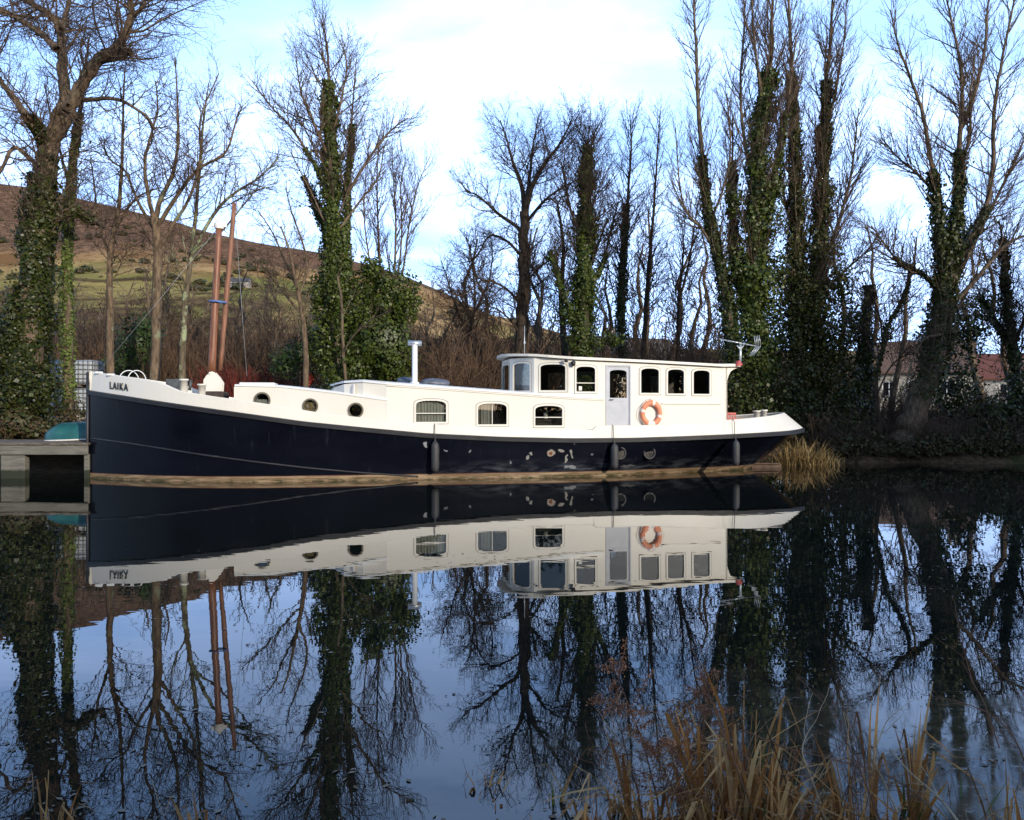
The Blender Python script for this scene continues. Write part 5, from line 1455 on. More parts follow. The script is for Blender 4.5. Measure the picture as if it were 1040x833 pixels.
hero_tree("dead_tree", "thin bent dead tree rising from the water's edge right of the reed bed", [
    ([(893, 466), (893, 430), (890, 390), (896, 355), (903, 328), (913, 312), (922, 290), (925, 262)], 30, 0.10, 0.02, 26, (2.0, 1.0), 0.35),
    ([(897, 350), (893, 320), (885, 300), (876, 280)], 30, 0.04, 0.015, 12, (1.4, .7), 0.3),
    ([(891, 400), (905, 372), (925, 360), (945, 372)], 30, 0.04, 0.015, 14, (1.4, .7), 0.3)], OAK, M['bark_dark'], M['twig_dark'],
    [(0, 0.3, 0.95, 0.10, 160)], M['ivy_dark'], 0.12)
hero_tree("big_leaning_tree", "big many-limbed tree on a split leaning trunk at the right water's edge", [
    ([(914, 463), (924, 432), (938, 395), (950, 355), (958, 315), (961, 280)], 30, 0.52, 0.36, 24, (2.4, 1.6), 0.4),
    ([(960, 300), (956, 262), (953, 225), (950, 190), (945, 160), (937, 115), (924, 78), (912, 45), (904, 10)], 30, 0.17, 0.02, 46, (2.2, 1.0), 0.25),
    ([(961, 285), (969, 235), (973, 195), (974, 150), (977, 110), (975, 65), (966, 20), (955, -30)], 30, 0.17, 0.02, 46, (2.4, 1.2), 0.25),
    ([(976, 130), (990, 95), (1000, 50), (1004, 0), (1010, -40)], 30, 0.10, 0.02, 30, (2.0, .9), 0.2),
    ([(963, 290), (980, 250), (1000, 215), (1008, 170), (1010, 110), (1018, 60), (1030, 0), (1036, -40)], 30, 0.15, 0.02, 46, (2.4, 1.2), 0.2),
    ([(964, 300), (985, 255), (1010, 205), (1030, 165), (1055, 110)], 30, 0.12, 0.02, 36, (2.2, 1.2), 0.2),
    ([(962, 315), (990, 285), (1020, 250), (1050, 236), (1090, 220)], 30, 0.11, 0.02, 32, (2.0, 1.0), 0.2),
    ([(958, 300), (938, 280), (915, 268), (900, 250), (885, 230)], 30, 0.07, 0.02, 30, (2.0, 1.0), 0.2),
    ([(953, 200), (930, 175), (912, 160), (895, 140)], 30, 0.07, 0.02, 26, (1.8, .8), 0.2),
    ([(956, 340), (938, 345), (925, 370), (920, 395)], 29.5, 0.05, 0.02, 22, (1.4, .8), 0.2),
    ([(974, 170), (985, 140), (985, 100), (990, 60)], 30, 0.08, 0.02, 26, (1.8, .8), 0.2)], P_((22, 55), (0, 1.6, 3.2, 5.0), .52, .11, (0, .10, .10, .06)), M['bark_pale'], M['twig'],
    [(0, 0.35, 1.0, 0.42, 620), (1, 0.0, 0.45, 0.32, 560), (2, 0.0, 0.42, 0.32, 560), (4, 0.0, .30, .2, 300), (7, 0.1, 0.6, 0.09, 200)], M['ivy_dark'], 0.13,
    extra_blobs=[(952, 345, 30.3, (.8, .7, .9)), (963, 240, 30, (.7, .6, 1.3)), (985, 330, 30.8, (.9, .8, 1.4)), (975, 400, 31, (.9, .8, 1.5))], extra_dens=100)
hero_tree("far_right_tree", "dark ivy-hung tree with a thin crown at the right edge of the picture", [
    ([(1036, 450), (1034, 400), (1028, 350), (1022, 300), (1020, 260), (1015, 225)], 31, 0.16, 0.03, 40, (2.4, 1.2), 0.25),
    ([(1030, 360), (1012, 330), (1000, 310), (992, 290)], 31, 0.07, 0.02, 20, (1.8, .8), 0.2),
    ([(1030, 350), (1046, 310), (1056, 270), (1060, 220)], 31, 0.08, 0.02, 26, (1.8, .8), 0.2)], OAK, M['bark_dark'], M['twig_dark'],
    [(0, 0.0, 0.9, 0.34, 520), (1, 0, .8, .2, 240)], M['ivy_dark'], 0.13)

# dark evergreen understorey on the right bank
for k, (blobs, lab) in enumerate((
    ([(765, 420, 30.2, (1.5, 1.0, 1.4)), (745, 400, 30.6, (1.0, .9, 1.5))], "dark evergreen bush directly behind the stern rail and white bollards"),
    ([(810, 430, 30.5, (1.3, .9, 1.3)), (795, 410, 30.8, (1.1, .9, 1.5))], "dark evergreen bush at the back of the left half of the reed bed"),
    ([(850, 438, 30.6, (1.1, .9, 1.0)), (862, 420, 30.9, (.8, .8, 1.1))], "dark evergreen bush at the right end of the reed bed"),
    ([(1015, 430, 30.0, (1.2, .9, 1.0)), (1040, 415, 30.4, (1.2, .9, 1.5)), (1060, 430, 30, (1.2, .9, 1.2))], "dark bush overhanging the water at the right edge of the picture"),
    ([(992, 442, 29.6, (.7, .6, .55)), (1002, 425, 30.2, (.6, .6, .8))], "small dark bush right of the foot of the big leaning tree"))):
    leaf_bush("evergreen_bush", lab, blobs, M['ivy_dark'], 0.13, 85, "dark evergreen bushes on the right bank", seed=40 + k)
leaf_bush("garden_shrub", "small yellow-green garden shrub showing between the big leaning tree and the right-hand bushes", [(972, 436, 36, (.7, .6, .8))], M['ivy_light'], 0.10, 80, seed=50)
for k, (px, Y, w_, lab) in enumerate(((872, 28.7, 1.1, "low bramble overhanging the water between the reed bed and the thin dead tree"), (945, 28.8, 1.0, "low bramble at the water's edge just right of the split leaning trunk"), (985, 28.6, 1.2, "low bramble at the water's edge between the leaning trunk and the right-hand bush"), (1030, 28.6, 1.3, "low bramble at the water's edge at the very right of the picture"))):
    leaf_bush("bramble_bush", lab, [(px, 452, Y, (w_, .5, .50)), (px + 22, 456, Y + .2, (w_*.7, .5, .40)), (px - 22, 458, Y - .1, (w_*.6, .4, .30))], M['bramble'], 0.11, 90, "brambles along the right bank", seed=60 + k)
# earth mound by the leaning tree
mo = lumpy("earth_mound", (0, 0, -0.2), (1.2, .9, 1.1), simple("red_brown_earth", (0.11, 0.06, 0.04), .95, var=.35, scale=5, bump=.6), 12)
c_ = at(955, 452, 31.2); mo.location = (c_.x, c_.y, float(gz(c_.x, c_.y)))
tag(mo, "low reddish brown mound of earth and litter beside the foot of the big leaning tree", "mound")

# ---- brown leafless thickets on the bank (a few shapes, many copies)
def thicket(name, seed, h, w, stems, mat, cat, label, group, P, lean=0.28):
    rng = random.Random(seed); out = {}
    e = empty(name); tag(e, label, cat, group)
    for i in range(stems):
        a = rng.uniform(0, 6.283); rr = w*math.sqrt(rng.random())*0.7
        p = (rr*math.cos(a), rr*math.sin(a), -0.05)
        d = vnorm(rng.gauss(0, lean) + 0.25*math.cos(a), rng.gauss(0, lean) + 0.25*math.sin(a), 1)
        grow(out, rng, p, d, h*rng.uniform(0.55, 1.1), 0.022 if h > 1 else .0035, 1, P)
    build_tubes("stems", [t for l in out for t in out[l]], mat, e)
    return e
BR = P_((20, 50), (0, 0, 2.6, 2.2), 0.42, 0.10, (0, 0.03, 0.05, 0.03), 0.2, 3, 0.007, (5, 5, 4, 3))
tl_ = "leafless brown thicket of thin upright stems among the trees behind the barge"
tg_ = "leafless brown thickets behind the barge"
T_ = [thicket("bare_thicket", 300 + k, 3.4, 1.7, 46, M['brush'], "thicket", tl_, tg_, BR) for k in range(3)]
rngp = random.Random(5)
spots = []
for px, Y in [(100, 34), (128, 36), (75, 33), (150, 38), (175, 36), (205, 38), (232, 40), (262, 36), (285, 38), (215, 46), (250, 50), (180, 48), (130, 46), (95, 44), (300, 46), (330, 40), (345, 48), (60, 38), (40, 42), (20, 36),
              (420, 34), (440, 36), (458, 38), (480, 34), (498, 37), (515, 35), (435, 44), (465, 46), (495, 48), (545, 40), (560, 37), (530, 46), (575, 44), (610, 38), (640, 36), (625, 46), (660, 40), (680, 37), (700, 36), (720, 38), (735, 36), (690, 46), (660, 50), (720, 48), (420, 52), (390, 50), (370, 42)]:
    spots.append((px + rngp.uniform(-6, 6), Y + rngp.uniform(-.6, .6)))
for i, (px, Y) in enumerate(spots):
    o = T_[i] if i < 3 else copy_tree(T_[i % 3])
    x = (px - CX)*Y/F
    o.location = (x, Y, float(gz(x, Y)))
    o.rotation_euler = (0, 0, rngp.uniform(0, 6.28))
    s_ = rngp.uniform(0.95, 1.4) * (1.25 if Y > 42 else 1.0); o.scale = (s_*1.1, s_*1.1, s_)
tr_ = thicket("red_stemmed_shrub", 330, 2.3, 1.4, 120, M['brush_red'], "shrub", "shrub of dense dark red upright stems behind the fore cabin", "red-stemmed shrubs behind the fore cabin", P_((10, 28), (0, 0, 1.6, 0), .4, .05, (0, .05, .05), .3, 2, .006, (4, 4, 3)), 0.10)
for i, px in enumerate((228, 246, 262, 279, 296)):
    o = tr_ if i == 0 else copy_tree(tr_)
    Y = 33.5 + (i % 2)*0.8; x = (px - CX)*Y/F
    o.location = (x, Y, float(gz(x, Y))); o.rotation_euler = (0, 0, i*1.3); o.scale = (1, 1, 1.0 + 0.06*(i % 3))
# brown tangles on the right bank, by the leaning tree
T2 = thicket("tangled_shrub", 340, 1.9, 1.2, 30, M['twig'], "shrub", "grey-brown tangle of bare twigs on the right bank around the leaning tree", "bare twig tangles on the right bank", P_((30, 75), (0, 0, 3, 2.6), .55, .22, (0, -.02, -.02), .15, 3, .006, (5, 5, 4, 3)), 0.45)
for i, (px, Y) in enumerate(((935, 29.6), (985, 30.4), (1012, 31.5), (868, 30.8), (905, 31.8), (1034, 29.6), (830, 29.8), (925, 33), (900, 34), (915, 38), (960, 36), (990, 38), (1010, 34), (1035, 36), (975, 33), (945, 40), (1020, 41), (880, 36), (1050, 33), (850, 29.4), (885, 29.3), (950, 29.2), (970, 29.5), (1000, 29.2))):
    o = T2 if i == 0 else copy_tree(T2)
    x = (px - CX)*Y/F
    o.location = (x, Y, float(gz(x, Y))); o.rotation_euler = (0, 0, i*1.9); s_ = (0.8 + 0.1*(i % 4)) if i < 7 or i > 18 else 1.35 + .15*(i % 3); o.scale = (s_, s_, s_)

# ---- bare trees of the wood under the hill
def wood_tree(seed, h, P, mat1, mat2):
    rng = random.Random(seed); out = {}
    e = empty("woodland_tree"); tag(e, "bare tree in the brown wood at the foot of the hill", "tree", "bare trees in the wood at the foot of the hill")
    pts = [(0, 0, -.2)]; x = y = 0
    for i in range(1, 9):
        x += rng.gauss(.05, .27); y += rng.gauss(0, .27); pts.append((x, y, h*i/8))
    rad = [0.22*(1 - .85*i/8) + .012 for i in range(9)]
    out[0] = [(pts, rad, 6)]
    spawn(out, rng, pts, rad, 1, P, h, .22, 24, (h*.36, h*.12))
    build_tubes("trunk", out[0] + out.get(1, []), mat1, e); build_tubes("crown", [t for l in out if l > 1 for t in out[l]], mat2, e)
    return e
WP = P_((30, 60), (0, 0, 2.6, 2.6), .5, .14, (0, .10, .08, .05), .2, 3, .016, (5, 5, 4, 2))
WT = [wood_tree(400 + k, 9 + k, WP, M['bark'], M['twig_pale' if k == 1 else 'twig']) for k in range(3)]
i = 0
for Y, step, x0, x1 in ((58, 4.2, -46, -6), (74, 5, -58, 2), (95, 5.5, -74, 12), (122, 6.5, -94, 20), (62, 3.4, -8, 19), (52, 3.6, -30, -4), (88, 6, 4, 27)):
    x = x0
    while x < x1:
        o = WT[i] if i < 3 else copy_tree(WT[i % 3])
        xx = x + rngp.uniform(-1.5, 1.5); yy = Y + rngp.uniform(-5, 5)
        o.location = (xx, yy, float(gz(xx, yy))); o.rotation_euler = (0, 0, rngp.uniform(0, 6.28))
        s_ = rngp.uniform(0.75, 1.15); o.scale = (s_, s_, s_)
        x += step*rngp.uniform(.8, 1.3); i += 1

rngw = random.Random(31)
for px, Y, s_ in ((446, 44, 1.0), (470, 47, 1.15), (498, 45, 1.2), (512, 50, 1.25), (548, 43, 1.2), (566, 48, 1.4), (582, 42, 1.25), (606, 46, 1.4), (618, 43, 1.2), (644, 48, 1.35), (660, 44, 1.15), (676, 47, 1.3), (700, 43, 1.1), (716, 48, 1.25), (733, 45, 1.3),
                  (90, 42, .95), (120, 46, .9), (140, 42, 1.0), (172, 45, .95), (205, 48, .9), (225, 43, .8), (268, 46, .85), (290, 42, .9), (420, 47, .95), (865, 42, 1.2), (890, 46, 1.2), (905, 40, 1.0), (1000, 44, 1.2), (1030, 42, 1.3)):
    o = copy_tree(WT[rngw.randrange(3)]); x = (px - CX)*Y/F
    o["label"] = "slim bare tree in the thicket close behind the moored barge and right bank"; o["group"] = "slim bare trees close behind the far bank"
    o.location = (x, Y, float(gz(x, Y))); o.rotation_euler = (rngw.gauss(0, .05), rngw.gauss(0, .05), rngw.uniform(0, 6.28)); o.scale = (s_*.85, s_*.85, s_*rngw.uniform(.75, 1.08))

# ---- trees on the camera's own bank, behind the viewpoint: they shade the foreground reeds and stand in the window reflections
bt_ = None
for i, (x, y, s_) in enumerate(((-17, -9, 1.0), (-10.5, -8, .9), (-4, -17, 1.3), (2.5, -16, 1.25), (7.0, -11, .8), (12.6, -9, .52), (-25, -10, 1.1), (-33, -10, 1.1), (19, -8, .85), (24.5, -8, .9), (30, -8.5, .95), (36, -8, 1), (-41, -9, 1.1), (-7.5, -13, 1.2), (5.5, -12.5, 1.1), (16, -13, 1.0), (-20, -14, 1.2),
        (33.8, 3.5, (1, 1, 2.35)), (39.5, 5, (1.25, 1.25, 2.4)), (45.5, 7.5, (1.3, 1.3, 2.4)), (38, 11, (1.0, 1.0, 2.0)))):
    if bt_ is None:
        bt_ = empty("bank_tree"); tag(bt_, "evergreen tree on the near bank behind the viewpoint", "tree", "evergreen trees on the near bank behind the viewpoint")
        C_, N_ = blob_points([(Vector((0, 0, 3.6)), (3.0, 2.4, 3.4)), (Vector((1.2, .4, 6.0)), (1.9, 1.7, 2.0)), (Vector((-1.3, -.4, 5.4)), (2.0, 1.8, 2.0))], 77, 42)
        leaf_mesh("foliage", C_, N_, 0.30, M['ivy_dark'], bt_, 77)
        build_tubes("trunk", [([(0, 0, -.3), (.05, 0, 1.5), (0, .1, 3.2), (.1, 0, 5.5)], [.26, .22, .17, .06], 10), ([(0, .1, 3), (.7, .2, 4.4), (1.2, .4, 6)], [.12, .09, .03], 8), ([(0, .1, 2.8), (-.7, 0, 4), (-1.3, -.4, 5.6)], [.12, .09, .03], 8)], M['bark_dark'], bt_)
        o = bt_
    else: o = copy_tree(bt_)
    o.location = (x, y, float(gz(x, y))); o.rotation_euler = (0, 0, i*1.7); o.scale = s_ if isinstance(s_, tuple) else (s_, s_, s_)

# ------------------------------------------------------------------ buildings
def house(name, label, c, w, d, h, rh, rz, wall, roof_m, wins, chim=None, doorx=None, cat="house"):
    """gabled house, ridge along its width; front faces -y before turning"""
    e = empty(name, c, rz); tag(e, label, cat)
    mb = MB()
    mb.panel([(-w/2, -0.6), (w/2, -0.6), (w/2, h), (-w/2, h)], [[(x-ww/2, z), (x+ww/2, z), (x+ww/2, z+hh), (x-ww/2, z+hh)] for x, z, ww, hh in wins], 0, -.2, lambda u, v, q: (u, -d/2 - q, v))
    mb.panel([(-w/2, -0.6), (w/2, -0.6), (w/2, h), (-w/2, h)], [], 0, -.2, lambda u, v, q: (u, d/2 + q, v))
    for sx in (-1, 1):
        mb.panel([(-d/2+.21, -0.6), (d/2-.21, -0.6), (d/2-.21, h), (0, h+rh-.03), (-d/2+.21, h)], [], 0, -.2, lambda u, v, q, sx=sx: (sx*(w/2 + q), u, v))
    mb.build("wall", wall, e)
    rb = MB(); ov_ = .3
    for sy in (-1, 1):
        sl = rh/(d/2)
        pr = [(0, h+rh+.02), (sy*(d/2+ov_), h - sl*ov_ + .02), (sy*(d/2+ov_), h - sl*ov_ + .16), (0, h+rh+.18)]
        rb.panel(pr, [], -w/2-ov_, w/2+ov_, lambda u, v, q: (q, u, v))
    ro = rb.build("roof", roof_m, e)
    if chim is not None:
        cb = MB(); cb.box((chim-.4, -.3, h+rh-.5), (chim+.4, .3, h+rh+1.0), bev=.03); cb.tube([(chim-.15, 0, h+rh+1), (chim-.15, 0, h+rh+1.35)], .11, 8); cb.tube([(chim+.2, 0, h+rh+1), (chim+.2, 0, h+rh+1.35)], .11, 8)
        cb.build("chimney", M['stone'], ro)
    for x, z, ww, hh in wins:
        fb = MB(); fn = lambda u, v, q: (u, -d/2 - q, v)
        fb.panel([(x-ww/2, z), (x+ww/2, z), (x+ww/2, z+hh), (x-ww/2, z+hh)], [[(x-ww/2+.07, z+.07), (x-.03, z+.07), (x-.03, z+hh-.07), (x-ww/2+.07, z+hh-.07)], [(x+.03, z+.07), (x+ww/2-.07, z+.07), (x+ww/2-.07, z+hh-.07), (x+.03, z+hh-.07)]], -.05, -.12, fn)
        wo = fb.build("window", M['white_clean'], e)
        pb = MB(); pb.panel([(x-ww/2+.03, z+.03), (x+ww/2-.03, z+.03), (x+ww/2-.03, z+hh-.03), (x-ww/2+.03, z+hh-.03)], [], -.09, -.10, fn); pb.build("pane", glass_dark, wo)
    return e
c_ = at(936, 405, 62); house("cottage", "cream rendered cottage with brown tiled roof glimpsed left of the big leaning trunk", (c_.x, 62, 2.2), 7.0, 6, 2.9, 2.4, R(-30), M['render'], M['tile_brown'], [(-2.2, .9, 1.0, 1.2), (-.4, .9, 1.0, 1.2), (1.8, .9, 1.0, 1.2)], 2.2)
c_ = at(1004, 405, 66); house("cottage", "white cottage with red tiled roof glimpsed between the branches at the right", (c_.x, 66, 2.2), 9.5, 6, 2.5, 2.0, R(-30), M['render_white'], M['tile_red'], [(-3.4, .8, 1.1, 1.2), (-1.2, .8, 1.1, 1.2), (1.2, .8, 1.1, 1.2), (3.3, .8, 1.1, 1.2)], -2.6)
c_ = at(642, 380, 72); house("farmhouse", "dark slate-roofed stone house hidden in the thickets behind the wheelhouse door", (c_.x, 72, 2.3), 8.0, 6.5, 3.6, 2.8, R(24), M['stone'], M['slate'], [(-2.2, 1.2, 1.1, 1.3), (2.0, 1.2, 1.1, 1.3)], -2.4)
c_ = at(715, 375, 70); house("garden_shed", "low dark-roofed shed hidden in brush behind the three rear wheelhouse windows", (c_.x, 70, 2.3), 8.5, 5, 2.6, 1.5, R(-14), M['plank'], M['slate'], [(-1.0, 1.0, 1.0, .9)], None, cat="shed")
# farm on the hillside
fx, fy = None, None
for Y in np.linspace(200, 640, 400):
    X = (243 - CX)*Y/F
    if (float(hill_z(X, Y)) - CAM_H)/Y >= (CY - 292)/F: fx, fy = X, Y; break
if fx is None: fx, fy = -150, 420
house("hill_farm", "small grey-roofed farm building alone on the green hillside", (fx, fy, float(hill_z(fx, fy))), 10.5, 7, 2.4, 2.2, R(6), M['stone'], simple("grey_sheet_roof", (.06, .065, .075), .9, var=.2), [(-3, .7, 1.1, 1.1), (0, .7, 1.1, 1.1), (3, .7, 1.1, 1.1)], None, cat="farm building")

C_, N_ = blob_points([(Vector((0, 0, .9)), (1.7, 1.5, 1.3)), (Vector((1.0, .3, .7)), (1.0, 1.0, .9))], 88, 5)
hb_ = empty("hill_bush"); tag(hb_, "dark bush dotted over the distant hillside", "bush", "dark bushes dotted over the hillside")
leaf_mesh("foliage", C_, N_, 0.75, M['bramble'], hb_, 88)
build_tubes("stems", [([(0, 0, -.3), (.1, 0, .6), (.3, .1, 1.4)], [.12, .09, .04], 5), ([(0, 0, -.2), (-.3, .1, .5), (-.7, .2, 1.2)], [.1, .07, .03], 5)], M['bark_dark'], hb_)
rh_ = random.Random(12); hs_ = []
for (x0, y0, x1, y1, k) in ((-250, 380, -80, 400, 22), (-230, 450, -60, 470, 22), (-140, 330, -170, 520, 18), (-60, 340, -90, 560, 16), (-330, 470, -180, 520, 16), (-20, 420, 60, 520, 14)):
    for j in range(k):
        f_ = (j + rh_.random()*.7)/k; hs_.append((x0 + (x1-x0)*f_ + rh_.gauss(0, 1.5), y0 + (y1-y0)*f_ + rh_.gauss(0, 1.5), rh_.uniform(.6, 1.5)))
for j in range(90): hs_.append((rh_.uniform(-420, 90), rh_.uniform(330, 640), rh_.uniform(.6, 1.6)))
for j, (x, y, s_) in enumerate(hs_):
    o = hb_ if j == 0 else copy_tree(hb_)
    o.location = (x, y, float(hill_z(x, y)) - .1); o.rotation_euler = (0, 0, rh_.uniform(0, 6.28)); o.scale = (s_*1.2, s_*1.2, s_)

# ------------------------------------------------------------------ jetty, dinghy, tanks, fence and small things on the bank
M['tide'] = tide_board("tide_stained_board")
jt = empty("jetty", (-14.6, 22.9, 0)); tag(jt, "low weathered timber jetty on stout posts at the left edge beside the bow", "jetty")
jb = MB(); rj = random.Random(3)
x = -5.0
while x < 2.28:
    jb.box((x, -0.9, 0.98 + rj.uniform(-.006, .006)), (x + .17, 1.9, 1.045 + rj.uniform(-.006, .006)), bev=.008); x += .182
jb.build("decking", M['plank'], jt)
jb = MB(); jb.box((-5, -.86, .70), (2.26, -.80, .972), bev=.01); jb.build("fascia_board", M['plank_pale'], jt)
for xa in (-4.4, 0.28, 2.16):
    jb = MB(); w_ = .60 if xa == 0.28 else .05
    jb.box((xa - w_, -.79, -1.0), (xa + .10, -.55, .715), bev=.015); jb.build("post", M['tide'], jt)
jb = MB(); jb.box((-5, 1.2, -1), (2.26, 1.3, .97)); jb.build("back_boarding", M['plank'], jt)

# upturned dinghy
dg_ = empty("upturned_dinghy", (0, 0, 0)); tag(dg_, "teal upturned dinghy with pale gunwale lying on the jetty beside the bow", "dinghy")
L_, Bm = 2.2, .58
vs = []; ni, nj = 26, 13
for i in range(ni):
    u = i/(ni-1); wv = (max(0.0, 1-(1-min(1, u/.45))**2.2))**.55 if u < .45 else (1 - .15*((u-.45)/.55)**2)
    wv = max(wv, .02)
    for j in range(nj):
        g = math.pi*j/(nj-1)
        hz_ = (.50 + .06*math.sin(u*3)) * (0.35 + .65*min(1, (u/.22))**.6)
        vs.append((-L_/2 + u*L_, -Bm*wv*math.cos(g)**1 if True else 0, hz_*math.sin(g)**.65 + .02))
mb = MB(); mb.add(vs, [(i*nj+j, (i+1)*nj+j, (i+1)*nj+j+1, i*nj+j+1) for i in range(ni-1) for j in range(nj-1)], 0, True)
mb.add([vs[(ni-1)*nj+j] for j in range(nj)], [tuple(range(nj))], 0)
mb.build("hull", M['teal'], dg_)
mb = MB()
for sg in (0, nj-1): mb.tube([(vs[i*nj+sg][0], vs[i*nj+sg][1], .03) for i in range(0, ni, 1)], .025, 6)
mb.build("gunwale", M['buoy_white'], dg_)
dg_.location = (-13.55, 23.9, 1.05); dg_.rotation_euler = (R(0), R(-2), R(6))

# caged tanks
ct = None
for i, (px, py, Y, lab) in enumerate(((58, 394, 31, "white plastic tank in a wire cage, upper left of the stacked four"), (87, 394, 31, "white plastic tank in a wire cage, upper right of the stacked four"), (58, 421, 31, "white plastic tank in a wire cage, lower left of the stacked four"), (87, 421, 31, "white plastic tank in a wire cage, lower right of the stacked four"))):
    if ct is None:
        ct = empty("caged_tank")
        mb = MB(); mb.box((-.54, -.48, .14), (.54, .48, 1.08), bev=.09); mb.build("tank", M['tank'], ct)
        mb = MB()
        for k in range(6): 
            z = .16 + k*.185; mb.tube([(-.58, -.52, z), (.58, -.52, z), (.58, .52, z), (-.58, .52, z)], .017, 5, closed=True)
        for k in range(7):
            x = -.58 + k*1.16/6
            for y in (-.52, .52): mb.tube([(x, y, .12), (x, y, 1.10)], .017, 5)
        for k in range(1, 6):
            y = -.52 + k*1.04/6
            for x in (-.58, .58): mb.tube([(x, y, .12), (x, y, 1.10)], .017, 5)
        mb.build("cage", simple("dull_cage_wire", (.16, .15, .14), .6, metal=.3, var=.2), ct)
        mb = MB()
        for k in (-.45, 0, .45): mb.box((k-.07, -.52, 0), (k+.07, .52, .10))
        mb.box((-.58, -.52, .10), (.58, .52, .125)); mb.build("pallet", M['plank'], ct)
        mb = MB(); mb.lathe([(.14, 1.08), (.14, 1.115), (0, 1.12)], n=14); mb.build("cap", M['black'], ct)
        o = ct
    else: o = copy_tree(ct)
    o["label"] = lab; o["category"] = "tank"; o["group"] = "caged tanks stacked behind the jetty"
    p = at(px, py, Y); zz = 1.78 if i > 1 else 2.92
    o.location = (p.x, Y, zz)
# the raised stand the tanks rest on
sb = MB(); p = at(72.5, 430, 31); zg = float(gz(p.x, 31))
sb.box((p.x-1.5, 30.3, zg-.2), (p.x+1.5, 31.7, 1.775), bev=.02)
o = sb.build("block_plinth", M['stone'], None); tag(o, "low rough block plinth under the caged tanks, mostly hidden by brush", "plinth")

# picket fence behind the fore cabin
fe = empty("picket_fence", (0, 0, 0)); tag(fe, "grey weathered picket fence just showing above the fore cabin roof", "fence")
a_, b_ = at(305, 405, 32.6), at(345, 405, 32.6)
mb = MB(); n = 12
for k in range(n):
    x = a_.x + (b_.x - a_.x)*k/(n-1); zg = float(gz(x, 32.6)); zt_ = at(0, 390, 32.6).z + .05*math.sin(k*2.3)
    mb.panel([(x-.045, zg-.1), (x+.045, zg-.1), (x+.045, zt_-.06), (x, zt_), (x-.045, zt_-.06)], [], 32.58, 32.605, lambda u, v, q: (u, q, v))
fe.location = (a_.x, 32.6, float(gz(a_.x, 32.6)))
off = Vector(fe.location)
mb.v = [tuple(Vector(v) - off) for v in mb.v]; mb.build("pickets", M['picket'], fe)
mb = MB()
for z in (1.0, 2.2): mb.box((0, .01, z), (b_.x - a_.x, .05, z + .08))
mb.build("rails", M['picket'], fe)
# bird feeder
p = at(332.5, 376, 32.0); zg = float(gz(p.x, 32))
e = empty("bird_feeder", (p.x, 32.0, zg)); tag(e, "small green-roofed bird feeder on a pole above the fore cabin roof", "bird feeder")
hh = p.z - zg
mb = MB(); mb.lathe([(.30, hh-.22), (.16, hh-.05), (0, hh)], n=12); mb.build("feeder_roof", M['feeder_green'], e)
mb = MB(); mb.lathe([(.10, hh-.60), (.10, hh-.22), (0, hh-.2)], n=12); mb.lathe([(0, hh-.64), (.2, hh-.62), (.2, hh-.59), (0, hh-.59)], n=12); mb.build("feeder_tube", M['buoy_white'], e)
mb = MB(); mb.tube([(0, 0, -.2), (0, 0, hh-.62)], .035, 8); mb.build("pole", M['bark'], e)
# red garment on a post
p = at(311, 377, 31.6); zg = float(gz(p.x, 31.6)); hh = p.z - zg
e = empty("hanging_cloth", (p.x, 31.6, zg)); tag(e, "small bright red cloth hung on a thin post above the fore cabin roof", "cloth")
mb = MB(); vs = []; n = 12
for i in range(n+1):
    f = i/n
    for j in range(9):
        g = 2*math.pi*j/9
        r = (.05 + .16*math.sin(math.pi*min(1, f*1.1+.08))**.7) * (1 + .28*math.sin(3*g + f*5))
        vs.append((r*math.cos(g) + .06*math.sin(f*4), r*.6*math.sin(g), hh - .85*f))
mb.add(vs, [(i*9+j, (i+1)*9+j, (i+1)*9+(j+1) % 9, i*9+(j+1) % 9) for i in range(n) for j in range(9)], 0, True); mb.build("cloth", M['red_cloth'], e)
mb = MB(); mb.tube([(0, 0, -.2), (0, 0, hh + .05)], .03, 8); mb.build("pole", M['bark'], e)

# ------------------------------------------------------------------ reeds
def blades(name, specs, mat, parent=None):
    """specs: (base point, height, lean azimuth, lean amount, droop, fold fraction or None, width)"""
    Vs, Fs, b = [], [], 0
    rg_ = random.Random(9)
    for (x, y, z), h, az, lean, droop, fold, w in specs:
        n = 9; dx, dy = math.cos(az), math.sin(az)
        th = lean; px_, pz_ = 0.0, 0.0; st = h/n
        fx_ = rg_.uniform(0, 6.28); wx_, wy_ = math.cos(fx_), math.sin(fx_)
        side = rg_.gauss(0, .12)
        for i in range(n+1):
            f = i/n
            ww = w*(0.75 if i == 0 else 1)*(1 - .92*max(0.0, (f - .62)/.38)**1.5)
            cx_, cy_, cz_ = x + dx*px_ + side*f*f*h*(-dy), y + dy*px_ + side*f*f*h*dx, z + pz_
            tw = fx_ + f*1.6
            tx_, ty_ = math.cos(tw)*ww, math.sin(tw)*ww
            Vs += [(cx_ - tx_, cy_ - ty_, cz_), (cx_ + tx_, cy_ + ty_, cz_)]
            if fold is not None and f >= fold and f < fold + 1.01/n: th += rg_.uniform(1.2, 2.5)
            th += droop*f/n*2.0 + rg_.gauss(0, .05)
            th = min(th, 3.0)
            px_ += math.sin(th)*st; pz_ += math.cos(th)*st
        for i in range(n): Fs.append((b+2*i, b+2*i+1, b+2*i+3, b+2*i+2))
        b += 2*(n+1)
    me = raw_mesh(name, np.array(Vs), [np.array(Fs)])
    return link(name, me, mat, parent)

